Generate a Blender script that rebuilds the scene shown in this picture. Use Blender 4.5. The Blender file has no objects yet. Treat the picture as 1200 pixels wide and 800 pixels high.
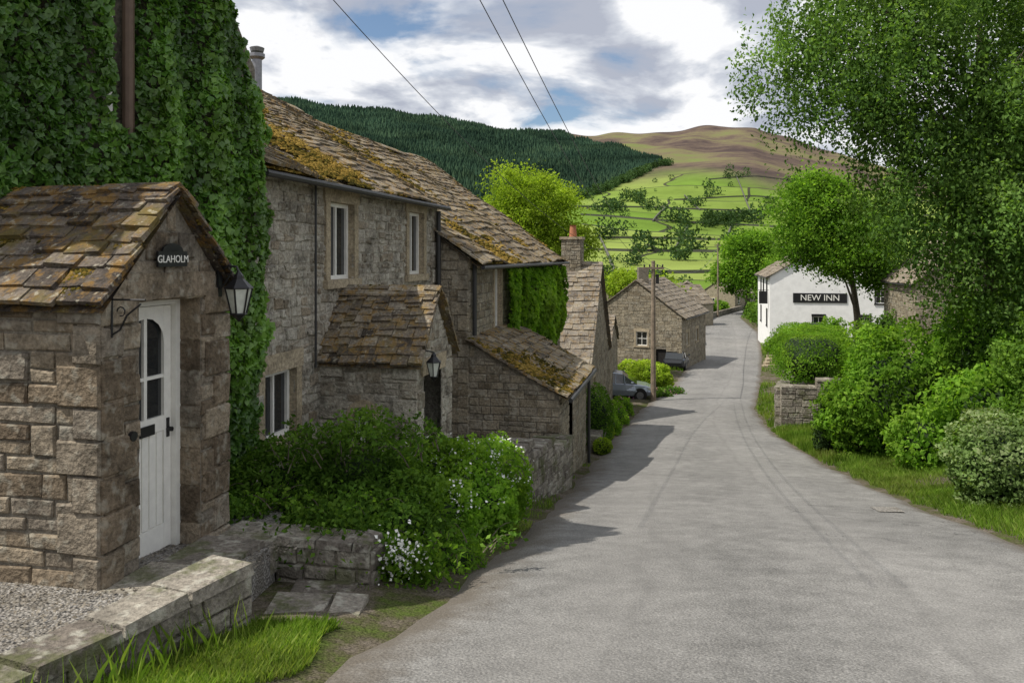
import bpy, math, random
import numpy as np
from mathutils import Vector, Matrix
random.seed(7); rng=np.random.default_rng(7)
S=bpy.context.scene
uni=random.uniform
# ---------------------------------------------------------------- node helpers
def nd(nt,t,props=None,ins=None):
    n=nt.nodes.new(t)
    for k,v in (props or {}).items(): setattr(n,k,v)
    for k,v in (ins or {}).items():
        if isinstance(v,bpy.types.NodeSocket): nt.links.new(v,n.inputs[k])
        else: n.inputs[k].default_value=v
    return n
def new_mat(name):
    m=bpy.data.materials.new(name); m.use_nodes=True
    nt=m.node_tree; b=nt.nodes['Principled BSDF']
    return m,nt,b
def ramp(nt,fac,stops,interp='LINEAR'):
    r=nt.nodes.new('ShaderNodeValToRGB'); r.color_ramp.interpolation=interp
    els=r.color_ramp.elements
    while len(els)<len(stops): els.new(0.5)
    for e,(p,c) in zip(els,stops):
        e.position=p; e.color=(c if len(c)==4 else (*c,1)) if isinstance(c,tuple) else (c,c,c,1)
    nt.links.new(fac,r.inputs[0]); return r.outputs[0]
def mixc(nt,fac,a,b,mode='MIX'):
    n=nt.nodes.new('ShaderNodeMixRGB'); n.blend_type=mode
    for i,v in ((0,fac),(1,a),(2,b)):
        if isinstance(v,bpy.types.NodeSocket): nt.links.new(v,n.inputs[i])
        else: n.inputs[i].default_value=v if i==0 else (*v,1)
    return n.outputs[0]
def noise(nt,vec,scale,detail=4,rough=.55,dist=0):
    n=nd(nt,'ShaderNodeTexNoise',None,{'Vector':vec,'Scale':scale,'Detail':detail,'Roughness':rough,'Distortion':dist})
    return n.outputs['Fac']
def mth(nt,op,a,b=0.0,c=None):
    n=nt.nodes.new('ShaderNodeMath'); n.operation=op
    for i,v in enumerate((a,b,c)):
        if v is None: continue
        if isinstance(v,bpy.types.NodeSocket): nt.links.new(v,n.inputs[i])
        else: n.inputs[i].default_value=v
    return n.outputs[0]
def bump(nt,b,h,strength=.4,dist=.02):
    n=nd(nt,'ShaderNodeBump',None,{'Height':h,'Strength':strength,'Distance':dist})
    nt.links.new(n.outputs[0],b.inputs['Normal'])
def wpos(nt): return nt.nodes.new('ShaderNodeNewGeometry').outputs['Position']
def attr(nt,nm='rnd'):
    a=nt.nodes.new('ShaderNodeAttribute'); a.attribute_name=nm; return a.outputs['Fac']

def stone_mat(name,stops,lich=.0,moss=0,bs=.5,dark=.5):
    m,nt,b=new_mat(name); P=wpos(nt)
    n2=noise(nt,P,24,3,.72); n3=noise(nt,P,8,2,.6); n4=noise(nt,P,2.6,5,.7)
    c=ramp(nt,attr(nt),stops)
    c=mixc(nt,1,c,ramp(nt,n2,[(.25,.45),(.5,.93),(.75,1.4)]),'MULTIPLY')
    c=mixc(nt,dark,c,ramp(nt,n4,[(.36,.35),(.5,.92),(.66,1.2)]),'MULTIPLY')
    if lich: c=mixc(nt,ramp(nt,n3,[(.54,0.0),(.66,lich)]),c,(.48,.47,.40))
    if moss: c=mixc(nt,ramp(nt,noise(nt,P,2.3,4,.7),[(.52,0.0),(.62,moss)]),c,(.07,.085,.02))
    nt.links.new(c,b.inputs['Base Color']); b.inputs['Roughness'].default_value=.92
    b.inputs['Specular IOR Level'].default_value=.2
    h=mth(nt,'ADD',n2,mth(nt,'MULTIPLY',n3,1.5)); bump(nt,b,h,bs,.03)
    return m
def slate_mat(name,stops,orange=.6,green=.5,th=(.48,.6),oc=(.27,.17,.055)):
    m,nt,b=new_mat(name); P=wpos(nt)
    n2=noise(nt,P,28,3,.65); n3=noise(nt,P,6,4,.75); n4=noise(nt,P,2.2,5,.72); n5=noise(nt,P,13,3,.6)
    c=ramp(nt,attr(nt),stops)
    c=mixc(nt,1,c,ramp(nt,n2,[(.25,.45),(.75,1.45)]),'MULTIPLY')
    c=mixc(nt,1,c,ramp(nt,n4,[(.38,.5),(.55,1.15)]),'MULTIPLY')
    c=mixc(nt,ramp(nt,n3,[(th[0],0.0),(th[1],orange)]),c,oc)
    c=mixc(nt,ramp(nt,n4,[(.50,0.0),(.64,green)]),c,mixc(nt,n5,(.06,.05,.018),(.20,.155,.045)))
    c=mixc(nt,ramp(nt,n5,[(.60,0.0),(.68,.5)]),c,(.46,.43,.34))
    nt.links.new(c,b.inputs['Base Color']); b.inputs['Roughness'].default_value=.9
    b.inputs['Specular IOR Level'].default_value=.25
    bump(nt,b,n2,.7,.04)
    return m
def plain(name,col,rough=.6,metal=0,nz=.12,scale=12,spec=.4,bs=.1):
    m,nt,b=new_mat(name); P=wpos(nt)
    n=noise(nt,P,scale,3,.6)
    c=mixc(nt,1,col,ramp(nt,n,[(.25,1-nz*2),(.75,1+nz)]),'MULTIPLY')
    nt.links.new(c,b.inputs['Base Color']); b.inputs['Roughness'].default_value=rough
    b.inputs['Metallic'].default_value=metal; b.inputs['Specular IOR Level'].default_value=spec
    if bs: bump(nt,b,n,bs,.01)
    return m
def leaf_mat(name,c1,c2,c3,trans=.35,gloss=False,cs=.9):
    m,nt,b=new_mat(name); P=wpos(nt)
    c=ramp(nt,attr(nt),[(.0,c1),(.5,c2),(1,c3)])
    c=mixc(nt,1,c,ramp(nt,noise(nt,P,cs,1),[(.3,.65),(.7,1.3)]),'MULTIPLY')
    if gloss:
        nt.links.new(c,b.inputs['Base Color']); b.inputs['Roughness'].default_value=.35; b.inputs['Specular IOR Level'].default_value=.5; base=b.outputs[0]
    else:
        nt.nodes.remove(b); d=nt.nodes.new('ShaderNodeBsdfDiffuse'); nt.links.new(c,d.inputs[0]); base=d.outputs[0]
    t=nt.nodes.new('ShaderNodeBsdfTranslucent')
    tc=mixc(nt,1,c,(1.6,1.7,.6),'MULTIPLY'); nt.links.new(tc,t.inputs[0])
    mx=nt.nodes.new('ShaderNodeMixShader'); mx.inputs[0].default_value=trans
    nt.links.new(base,mx.inputs[1]); nt.links.new(t.outputs[0],mx.inputs[2])
    nt.links.new(mx.outputs[0],nt.nodes['Material Output'].inputs[0])
    return m
# ---------------------------------------------------------------- mesh helpers
class MB:
    def __init__(s): s.v=[];s.f=[];s.r=[]
    def face(s,pts,r=.5):
        i=len(s.v); s.v+=[tuple(float(q) for q in p) for p in pts]; s.f.append(tuple(range(i,i+len(pts)))); s.r.append(r)
    def box8(s,c,r=.5):
        i=len(s.v); s.v+=[tuple(float(q) for q in p) for p in c]
        for f in ((0,3,2,1),(4,5,6,7),(0,1,5,4),(1,2,6,5),(2,3,7,6),(3,0,4,7)):
            s.f.append(tuple(i+k for k in f)); s.r.append(r)
    def fbox(s,fr,u0,u1,z0,z1,d0,d1,r=.5):
        s.box8([fr(u0,z0,d0),fr(u1,z0,d0),fr(u1,z0,d1),fr(u0,z0,d1),fr(u0,z1,d0),fr(u1,z1,d0),fr(u1,z1,d1),fr(u0,z1,d1)],r)
    def tube(s,pts,rad,n=8,r=.5,cap=True):
        pts=[Vector(p) for p in pts]; i0=len(s.v)
        for k,p in enumerate(pts):
            a=pts[max(k-1,0)]; b=pts[min(k+1,len(pts)-1)]; t=(b-a).normalized()
            x=t.cross(Vector((0,0,1)) if abs(t.z)<.9 else Vector((1,0,0))).normalized(); y=t.cross(x)
            R=rad[k] if isinstance(rad,(list,tuple)) else rad
            for j in range(n):
                q=2*math.pi*j/n; s.v.append(tuple(p+x*math.cos(q)*R+y*math.sin(q)*R))
        for k in range(len(pts)-1):
            for j in range(n):
                a=i0+k*n+j; b=i0+k*n+(j+1)%n
                s.f.append((a,b,b+n,a+n)); s.r.append(r)
        if cap:
            s.f.append(tuple(i0+j for j in range(n))); s.r.append(r)
            s.f.append(tuple(i0+(len(pts)-1)*n+j for j in range(n))); s.r.append(r)
def link(o,parent=None):
    S.collection.objects.link(o)
    if parent:
        o.parent=parent; o.matrix_parent_inverse=Matrix.Translation(-parent.location)
def build(name,mb,mat,parent=None,smooth=False):
    if not mb.v: return None
    v=np.array(mb.v); 
    if parent is None:
        org=np.array([v[:,0].mean(),v[:,1].mean(),v[:,2].min()]); v=v-org
    me=bpy.data.meshes.new(name); me.from_pydata(v.tolist(),[],mb.f)
    a=me.attributes.new('rnd','FLOAT','FACE'); a.data.foreach_set('value',np.array(mb.r,dtype=np.float32))
    me.materials.append(mat)
    if smooth: me.polygons.foreach_set('use_smooth',[True]*len(me.polygons))
    o=bpy.data.objects.new(name,me)
    if parent is None: o.location=org
    link(o,parent); return o
def empty(name,loc):
    e=bpy.data.objects.new(name,None); e.location=loc; e.empty_display_size=.3; S.collection.objects.link(e); return e
def quadmesh(name,V,K,mat,parent=None,rnd=None,smooth=False):
    V=np.asarray(V,dtype=np.float32); n=len(V)//K
    me=bpy.data.meshes.new(name); org=np.zeros(3,dtype=np.float32)
    if parent is None:
        org=np.array([V[:,0].mean(),V[:,1].mean(),V[:,2].min()],dtype=np.float32); V=V-org
    me.vertices.add(len(V)); me.vertices.foreach_set('co',V.ravel())
    me.loops.add(n*K); me.loops.foreach_set('vertex_index',np.arange(n*K,dtype=np.int32))
    me.polygons.add(n); me.polygons.foreach_set('loop_start',np.arange(0,n*K,K,dtype=np.int32))
    me.polygons.foreach_set('loop_total',np.full(n,K,dtype=np.int32))
    me.update(calc_edges=True)
    a=me.attributes.new('rnd','FLOAT','FACE')
    a.data.foreach_set('value',(rnd if rnd is not None else rng.random(n)).astype(np.float32))
    me.materials.append(mat)
    o=bpy.data.objects.new(name,me)
    if parent is None: o.location=org.tolist()
    link(o,parent); return o
def norm(a): return a/(np.linalg.norm(a,axis=1,keepdims=True)+1e-9)
def leaves(name,P,size,mat,parent=None,nrm=None,nk=1.0,rnd=None,droop=.4,aspect=.6):
    n=len(P); R=norm(rng.normal(size=(n,3)))
    Nn=R if nrm is None else norm(nrm*nk+R)
    T=rng.normal(size=(n,3)); T[:,2]-=droop*1.5
    T=norm(T-(T*Nn).sum(1,keepdims=True)*Nn); Sd=np.cross(Nn,T)
    L=(size*(.6+.8*rng.random(n)))[:,None]; W=L*aspect*.5
    v=np.empty((n,4,3)); v[:,0]=P-T*L*.5; v[:,1]=P+Sd*W+Nn*W*.35-T*L*.05; v[:,2]=P+T*L*.5; v[:,3]=P-Sd*W+Nn*W*.35-T*L*.05
    if rnd is None: rnd=rng.random(n)
    return quadmesh(name,v.reshape(-1,3),4,mat,parent,np.clip(rnd,0,1))
class Lump:
    def __init__(s,f=2.5,n=7):
        s.K=rng.normal(size=(3,n))*f; s.p=rng.random(n)*6.28; s.n=n
    def __call__(s,P): return np.sin(P@s.K+s.p).sum(1)/math.sqrt(s.n)
# ---------------------------------------------------------------- terrain functions
PT=np.array([(-60,6),(-10,-.3),(0,-1.75),(5,-2.66),(7,-2.98),(9.6,-3.44),(12.6,-4.02),(16,-4.62),(20,-5.25),(28.5,-6.26),(38,-7.3),(52,-8.4),(70,-9.0),(98,-9.45),(130,-10.0),
 (160,-10.3),(200,-10.2),(250,-8.8),(300,-6),(400,3),(500,14),(700,47),(900,84),(1150,131),(1500,205),(1900,295),(2300,305),(3200,200),(6000,100)],float)
LE=np.array([(-60,-14),(-10,-4.2),(0,-2.2),(4.9,-1.26),(7,-.68),(8.5,-.25),(12.6,.54),(20,1.93),(28.5,3.8),(38,6.1),(52,10.5),(70,15.9),(98,22.2),(130,32.5),(150,42),(170,55),(190,75)],float)
RE=np.array([(-60,-2),(-10,3.6),(0,4.9),(5,5.5),(9.6,6.17),(14.5,7.0),(18.5,7.73),(28.5,9.3),(38,11.6),(52,16.2),(70,22.0),(98,30.4),(130,37.3),(150,46.2),(170,59.5),(190,80)],float)
_ys=np.concatenate([np.arange(-60,220,.25)]); 
def _sm(T,w):
    a=np.interp(_ys,T[:,0],T[:,1]); k=np.ones(w)/w
    return np.convolve(np.pad(a,w//2,mode='edge'),k,'valid')[:len(_ys)]
_p=_sm(PT,13); _l=_sm(LE,13); _r=_sm(RE,13)
def PZ(y):
    y=np.asarray(y,float); return np.where(y<205,np.interp(y,_ys,_p),np.interp(y,PT[:,0],PT[:,1]))
def LX(y): return np.interp(y,_ys,_l)
def RX(y): return np.interp(y,_ys,_r)
CR=np.array([(-1500,100),(0,108),(300,113),(360,120),(430,128),(500,138),(560,149),(620,155),(700,157),(780,154),(850,150),(885,151),(920,162),(950,171),(975,178),(1050,200),(1200,226),(2200,250)],float)
def sst(x): x=np.clip(x,0,1); return x*x*(3-2*x)
def H(X,Y):
    X=np.asarray(X,float); Y=np.asarray(Y,float)
    z=PZ(Y); out=np.maximum(LX(Y)-X,X-RX(Y))
    off=-.15+.11*sst((out+.5)/.5)+.08*sst(out/.5)
    off=off+np.where(X>RX(Y),.55*sst((out-.5)/3.5),0)
    off=np.where(Y>175,.04,off)
    zn=z+off
    a=X/np.maximum(Y,50); px=600+933*a
    cs=(300-np.interp(px,CR[:,0],CR[:,1]))/933/.155
    w=sst((Y-250)/900)
    zf=z*(1+(cs-1)*w)+ (sst((Y-260)/500))*(5*np.sin(X/120+Y/200)+2.5*np.sin(X/53-Y/90+1)+2*np.sin(Y/75+X/230))*np.where(Y>1600,.6,1)+sst((Y-1000)/500)*(3*np.sin(X/31+Y/77)+2*np.sin(X/17-Y/50))
    return np.where(Y>220,zf,zn)
def gz(x,y): return float(H(np.array([x]),np.array([y]))[0])
# ---------------------------------------------------------------- materials
M={}
M['porch']=stone_mat('gritstone',[(0,(.13,.10,.07)),(.3,(.215,.17,.12)),(.65,(.30,.25,.185)),(1,(.19,.165,.135))],lich=.3,bs=.8,dark=.7)
M['rubble']=stone_mat('limewashed_rubble',[(0,(.24,.205,.155)),(.35,(.39,.355,.29)),(.75,(.50,.465,.395)),(1,(.28,.23,.165))],lich=.55,bs=1,dark=.75)
M['stone2']=stone_mat('coursed_stone',[(0,(.20,.165,.115)),(.5,(.33,.285,.21)),(1,(.26,.23,.18))],lich=.35,bs=.7,dark=.6)
M['mortar']=stone_mat('mortar',[(0,(.19,.165,.13)),(1,(.25,.225,.185))],bs=.6)
M['mortar_l']=stone_mat('lime_mortar',[(0,(.38,.35,.29)),(1,(.42,.39,.33))],bs=.9,dark=.6)
M['trim']=stone_mat('dressed_stone',[(0,(.36,.30,.205)),(1,(.44,.37,.265))],bs=.4,dark=.5)
M['wallst']=stone_mat('dry_stone',[(0,(.15,.13,.11)),(.5,(.25,.225,.19)),(1,(.32,.29,.24))],lich=.5,moss=.6,bs=.8)
M['walldark']=plain('distant_wall_stone',(.10,.10,.08),.95,bs=0)
M['slate']=slate_mat('stone_slates',[(0,(.09,.075,.06)),(.5,(.20,.165,.125)),(1,(.31,.27,.21))],orange=.8,green=.6,th=(.49,.59))
M['slate_m']=slate_mat('mossy_slates',[(0,(.065,.052,.042)),(.5,(.11,.09,.075)),(1,(.19,.16,.13))],orange=.75,green=.85,th=(.48,.60),oc=(.22,.125,.03))
M['slate_g']=slate_mat('grey_slates',[(0,(.16,.14,.12)),(1,(.29,.26,.22))],orange=.4,green=.35)
M['white']=plain('white_paint',(.80,.79,.74),.45,nz=.05)
M['render']=plain('white_render',(.80,.80,.79),.85,nz=.06,scale=2)
M['black']=plain('black_iron',(.02,.02,.022),.4,.3,spec=.5)
M['lead']=plain('downpipe_paint',(.12,.08,.055),.6)
M['gutter']=plain('gutter_paint',(.035,.035,.035),.5)
M['wood']=plain('weathered_wood',(.24,.19,.14),.85,nz=.25,scale=5)
M['dark']=plain('interior_shade',(.015,.013,.012),.9,bs=0)  # near-black colour for flat sheets that stand in for shade inside doorways
M['lantern']=plain('lantern_glass',(.55,.58,.52),.15,spec=.6,bs=0)
M['terra']=plain('terracotta',(.38,.15,.08),.8)
M['metal']=plain('flue_steel',(.25,.25,.26),.45,.8)
m,nt,b=new_mat('window_glass'); b.inputs['Base Color'].default_value=(.02,.023,.025,1); b.inputs['Roughness'].default_value=.06; b.inputs['Specular IOR Level'].default_value=.9; M['glass']=m
m,nt,b=new_mat('bark'); P=wpos(nt); n=noise(nt,P,9,4,.7)
nt.links.new(ramp(nt,n,[(.3,(.06,.045,.03)),(.7,(.2,.17,.13))]),b.inputs['Base Color']); bump(nt,b,n,.8,.05); b.inputs['Roughness'].default_value=.95; M['bark']=m
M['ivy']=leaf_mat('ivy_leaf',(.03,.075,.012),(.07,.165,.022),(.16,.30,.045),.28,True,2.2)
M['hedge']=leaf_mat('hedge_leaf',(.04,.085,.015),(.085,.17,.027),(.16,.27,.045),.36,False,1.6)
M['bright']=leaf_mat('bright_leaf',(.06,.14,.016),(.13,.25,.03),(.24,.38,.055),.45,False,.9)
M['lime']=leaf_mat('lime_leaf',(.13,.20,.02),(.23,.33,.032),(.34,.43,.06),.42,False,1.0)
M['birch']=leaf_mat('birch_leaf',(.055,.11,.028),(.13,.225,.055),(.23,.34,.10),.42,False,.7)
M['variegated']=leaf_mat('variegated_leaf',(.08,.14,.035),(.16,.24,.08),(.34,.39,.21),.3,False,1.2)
M['darkleaf']=leaf_mat('dark_leaf',(.02,.04,.013),(.04,.07,.024),(.06,.10,.036),.2,False,.5)
M['far']=leaf_mat('far_leaf',(.03,.06,.024),(.05,.092,.034),(.08,.135,.042),.2,False,.02)
M['conifer']=leaf_mat('hazy_conifer_needles',(.022,.044,.030),(.034,.066,.040),(.052,.09,.05),.1,False,.01)  # needle greens lightened toward blue, distance haze put into the colour
M['grass']=leaf_mat('grass_blade',(.07,.13,.02),(.13,.22,.03),(.24,.29,.08),.4,False,1.5)
M['petal']=plain('white_petal',(.8,.8,.76),.6,nz=.05,bs=0)
M['pink']=plain('pink_petal',(.42,.14,.28),.6,bs=0)
M['core']=plain('foliage_light_block',(.015,.032,.008),.95,bs=0)  # near-black inner blobs added to stop light passing through bushes
def moss_mat():
    m,nt,b=new_mat('moss'); P=wpos(nt)
    c=ramp(nt,attr(nt),[(0,(.04,.036,.012)),(.35,(.11,.09,.02)),(.7,(.26,.17,.04)),(1,(.36,.25,.07))])
    n=noise(nt,P,60,2,.7); c=mixc(nt,1,c,ramp(nt,n,[(.3,.45),(.7,1.35)]),'MULTIPLY')
    nt.links.new(c,b.inputs['Base Color']); b.inputs['Roughness'].default_value=1; b.inputs['Specular IOR Level'].default_value=0
    bump(nt,b,n,.9,.03); return m
M['moss']=moss_mat()
# asphalt
m,nt,b=new_mat('worn_asphalt'); P=wpos(nt); u=attr(nt,'u')
n1=noise(nt,P,.35,4,.6); n2=noise(nt,P,60,2,.7); n3=noise(nt,P,3,4,.65)
c=ramp(nt,n1,[(.3,(.155,.152,.146)),(.5,(.190,.186,.178)),(.7,(.230,.225,.215))])
c=mixc(nt,1,c,ramp(nt,n2,[(.3,.52),(.5,1.0),(.7,1.5)]),'MULTIPLY')
c=mixc(nt,.7,c,ramp(nt,n3,[(.35,.70),(.65,1.16)]),'MULTIPLY')
sp=nd(nt,'ShaderNodeTexVoronoi',None,{'Vector':P,'Scale':40}).outputs['Distance']
c=mixc(nt,ramp(nt,sp,[(.10,.65),(.22,0.0)]),c,(.38,.365,.34))
wob=mth(nt,'MULTIPLY',mth(nt,'SUBTRACT',noise(nt,P,.45,2),.5),.05)
uu=mth(nt,'ADD',u,wob)
brk=ramp(nt,noise(nt,P,.7,4,.75),[(.4,.1),(.58,1.0)])
for cc,w,k in ((.27,.010,.28),(.63,.012,.32)):
    d=mth(nt,'ABSOLUTE',mth(nt,'SUBTRACT',uu,cc))
    f=mth(nt,'MULTIPLY',ramp(nt,d,[(w*.2,k),(w*1.3,0.0)]),brk)
    c=mixc(nt,f,c,(.07,.068,.066))
tr=mth(nt,'ABSOLUTE',mth(nt,'SUBTRACT',uu,.45)); c=mixc(nt,ramp(nt,tr,[(.05,.0),(.22,.25),(.35,0.0)]),c,(.27,.262,.25))
wv=nd(nt,'ShaderNodeTexVoronoi',{'feature':'DISTANCE_TO_EDGE'},{'Vector':nd(nt,'ShaderNodeVectorMath',{'operation':'ADD'},{0:P,1:nd(nt,'ShaderNodeTexNoise',None,{'Vector':P,'Scale':2.0,'Detail':3}).outputs['Color']}).outputs[0],'Scale':.55}).outputs['Distance']
f=mth(nt,'MULTIPLY',ramp(nt,wv,[(.004,.55),(.011,0.0)]),ramp(nt,noise(nt,P,.25,2),[(.5,0.0),(.6,1.0)]))
c=mixc(nt,f,c,(.06,.06,.058))
ed=mth(nt,'MINIMUM',mth(nt,'MULTIPLY',u,.6),mth(nt,'SUBTRACT',1.0,u)); ed=mth(nt,'ADD',ed,mth(nt,'MULTIPLY',mth(nt,'SUBTRACT',n3,.5),.07))
c=mixc(nt,ramp(nt,ed,[(.015,.9),(.06,0.0)]),c,mixc(nt,n2,(.045,.038,.03),(.19,.165,.135)))
nt.links.new(c,b.inputs['Base Color']); b.inputs['Roughness'].default_value=.85; b.inputs['Specular IOR Level'].default_value=.25
bump(nt,b,mth(nt,'ADD',n2,sp),.6,.014); M['asphalt']=m
# gravel
m,nt,b=new_mat('gravel'); P=wpos(nt)
v=nd(nt,'ShaderNodeTexVoronoi',None,{'Vector':P,'Scale':42}); 
c=ramp(nt,v.outputs['Color'],[(0,(.20,.18,.16)),(.5,(.33,.31,.28)),(1,(.48,.46,.43))])
c=mixc(nt,.8,c,ramp(nt,v.outputs['Distance'],[(.3,1.0),(.7,.35)]),'MULTIPLY')
c=mixc(nt,ramp(nt,noise(nt,P,2.5,3),[(.45,0.0),(.65,.5)]),c,(.10,.085,.06))
nt.links.new(c,b.inputs['Base Color']); b.inputs['Roughness'].default_value=.95
bump(nt,b,mth(nt,'MULTIPLY',v.outputs['Distance'],-1),.9,.03); M['gravel']=m
# ground / hills
m,nt,b=new_mat('ground'); P=wpos(nt)
a=nt.nodes.new('ShaderNodeAttribute'); a.attribute_name='mask'
sep=nt.nodes.new('ShaderNodeSeparateColor'); nt.links.new(a.outputs['Color'],sep.inputs[0])
gn=noise(nt,P,1.7,5,.7); gf=noise(nt,P,50,2,.7)
near=ramp(nt,gn,[(.36,(.07,.095,.025)),(.46,(.075,.075,.038)),(.54,(.11,.095,.072)),(.66,(.15,.13,.108))])
near=mixc(nt,1,near,ramp(nt,gf,[(.3,.4),(.7,1.5)]),'MULTIPLY')
wn=nd(nt,'ShaderNodeTexNoise',None,{'Vector':P,'Scale':.006,'Detail':2})
wp=nd(nt,'ShaderNodeVectorMath',{'operation':'MULTIPLY_ADD'},{0:wn.outputs['Color'],1:(110,110,0),2:P}).outputs[0]
wr=nd(nt,'ShaderNodeVectorRotate',None,{'Vector':wp,'Angle':.25}).outputs[0]
br=nt.nodes.new('ShaderNodeTexBrick'); nt.links.new(wr,br.inputs['Vector'])
br.inputs['Scale'].default_value=1; br.inputs['Brick Width'].default_value=130; br.inputs['Row Height'].default_value=85
br.inputs['Mortar Size'].default_value=1.5; br.inputs['Color1'].default_value=(.125,.205,.035,1); br.inputs['Color2'].default_value=(.23,.285,.075,1); br.inputs['Mortar'].default_value=(.05,.055,.035,1)
br.inputs['Bias'].default_value=-.1
fld=mixc(nt,1,br.outputs['Color'],ramp(nt,noise(nt,P,.014,6,.7),[(.3,.7),(.7,1.2)]),'MULTIPLY')
moor=ramp(nt,noise(nt,P,.006,8,.72),[(.38,(.065,.05,.048)),(.48,(.115,.088,.07)),(.56,(.15,.135,.075)),(.68,(.14,.165,.06))])
c=mixc(nt,sep.outputs[0],fld,moor); c=mixc(nt,sep.outputs[1],c,(.024,.045,.028)); c=mixc(nt,sep.outputs[2],c,near)  # forest floor tone includes painted distance haze
nt.links.new(c,b.inputs['Base Color']); b.inputs['Roughness'].default_value=1; b.inputs['Specular IOR Level'].default_value=0
bump(nt,b,mth(nt,'MULTIPLY',gf,sep.outputs[2]),.5,.02)
M['ground']=m
# ---------------------------------------------------------------- ground mesh
ys=[-40.]; 
while ys[-1]<5800:
    y=ys[-1]; ys.append(y+(.5 if y<45 else .5+(y-45)*.018))
ys=np.array(ys); s=np.linspace(-1,1,520); ts=np.sinh(s*2.6)/np.sinh(2.6)*1.35
T,Yg=np.meshgrid(ts,ys); Xg=T*(Yg+60)+ (LX(Yg)+RX(Yg))*.5*(Yg<150)+ (Yg>=150)*44*np.clip((600-Yg)/450,0,1)
Zg=H(Xg,Yg); nr,nc=Xg.shape
V=np.stack([Xg,Yg,Zg],-1).reshape(-1,3)
idx=np.arange(nr*nc).reshape(nr,nc); F=np.stack([idx[:-1,:-1],idx[:-1,1:],idx[1:,1:],idx[1:,:-1]],-1).reshape(-1,4)
me=bpy.data.meshes.new('ground'); me.vertices.add(len(V)); me.vertices.foreach_set('co',V.astype(np.float32).ravel())
me.loops.add(F.size); me.loops.foreach_set('vertex_index',F.astype(np.int32).ravel()); me.polygons.add(len(F))
me.polygons.foreach_set('loop_start',np.arange(0,F.size,4,dtype=np.int32)); me.polygons.foreach_set('loop_total',np.full(len(F),4,dtype=np.int32))
me.update(calc_edges=True); me.polygons.foreach_set('use_smooth',np.ones(len(F),dtype=bool))
pxg=(600+933*V[:,0]/np.maximum(V[:,1],50))
def forestb(px):
    return np.interp(px,[-2000,300,560,640,700,745,775,790],[500,560,640,740,860,980,1100,5000])
def forestt(px): return np.interp(px,[0,560,620,660,700,750,790],[4000,4000,2300,1850,1550,1280,1110])
fm=((V[:,1]>forestb(pxg)-15)&(V[:,1]<forestt(pxg)+15)&(pxg<788)).astype(float)
mo=sst((V[:,1]-(800+70*np.sin(V[:,0]/60)+50*np.sin(V[:,0]/27)))/260)
nrm_=1-sst((V[:,1]-110)/80)
col=np.stack([mo,fm,nrm_,np.ones(len(V))],-1).astype(np.float32)
ca=me.attributes.new('mask','FLOAT_COLOR','POINT'); ca.data.foreach_set('color',col.ravel())
me.materials.append(M['ground']); o=bpy.data.objects.new('ground',me); link(o)
# ---------------------------------------------------------------- road
ry=np.concatenate([np.arange(-30,60,.5),np.arange(60,189,1.5)]); nu=25
us=np.linspace(0,1,nu); U_,Y_=np.meshgrid(us,ry)
wob=.07*np.sin(Y_*2.1)+.05*np.sin(Y_*5.3+1)+.03*np.sin(Y_*11)
Lx=LX(Y_)+np.where(Y_<60,wob,0); Rx=RX(Y_)+np.where(Y_<60,.06*np.sin(Y_*1.7+2)+.04*np.sin(Y_*6),0)
X_=Lx+(Rx-Lx)*U_; Z_=PZ(Y_)+.05*(1-(2*U_-1)**2)-.005+np.where((U_==0)|(U_==1),-.05,0)
V=np.stack([X_,Y_,Z_],-1).reshape(-1,3); idx=np.arange(len(V)).reshape(X_.shape)
F=np.stack([idx[:-1,:-1],idx[:-1,1:],idx[1:,1:],idx[1:,:-1]],-1).reshape(-1,4)
me=bpy.data.meshes.new('road'); me.from_pydata(V.tolist(),[],F.tolist())
ua=me.attributes.new('u','FLOAT','POINT'); ua.data.foreach_set('value',U_.astype(np.float32).ravel())
me.polygons.foreach_set('use_smooth',np.ones(len(F),dtype=bool)); me.materials.append(M['asphalt'])
link(bpy.data.objects.new('road',me))
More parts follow.
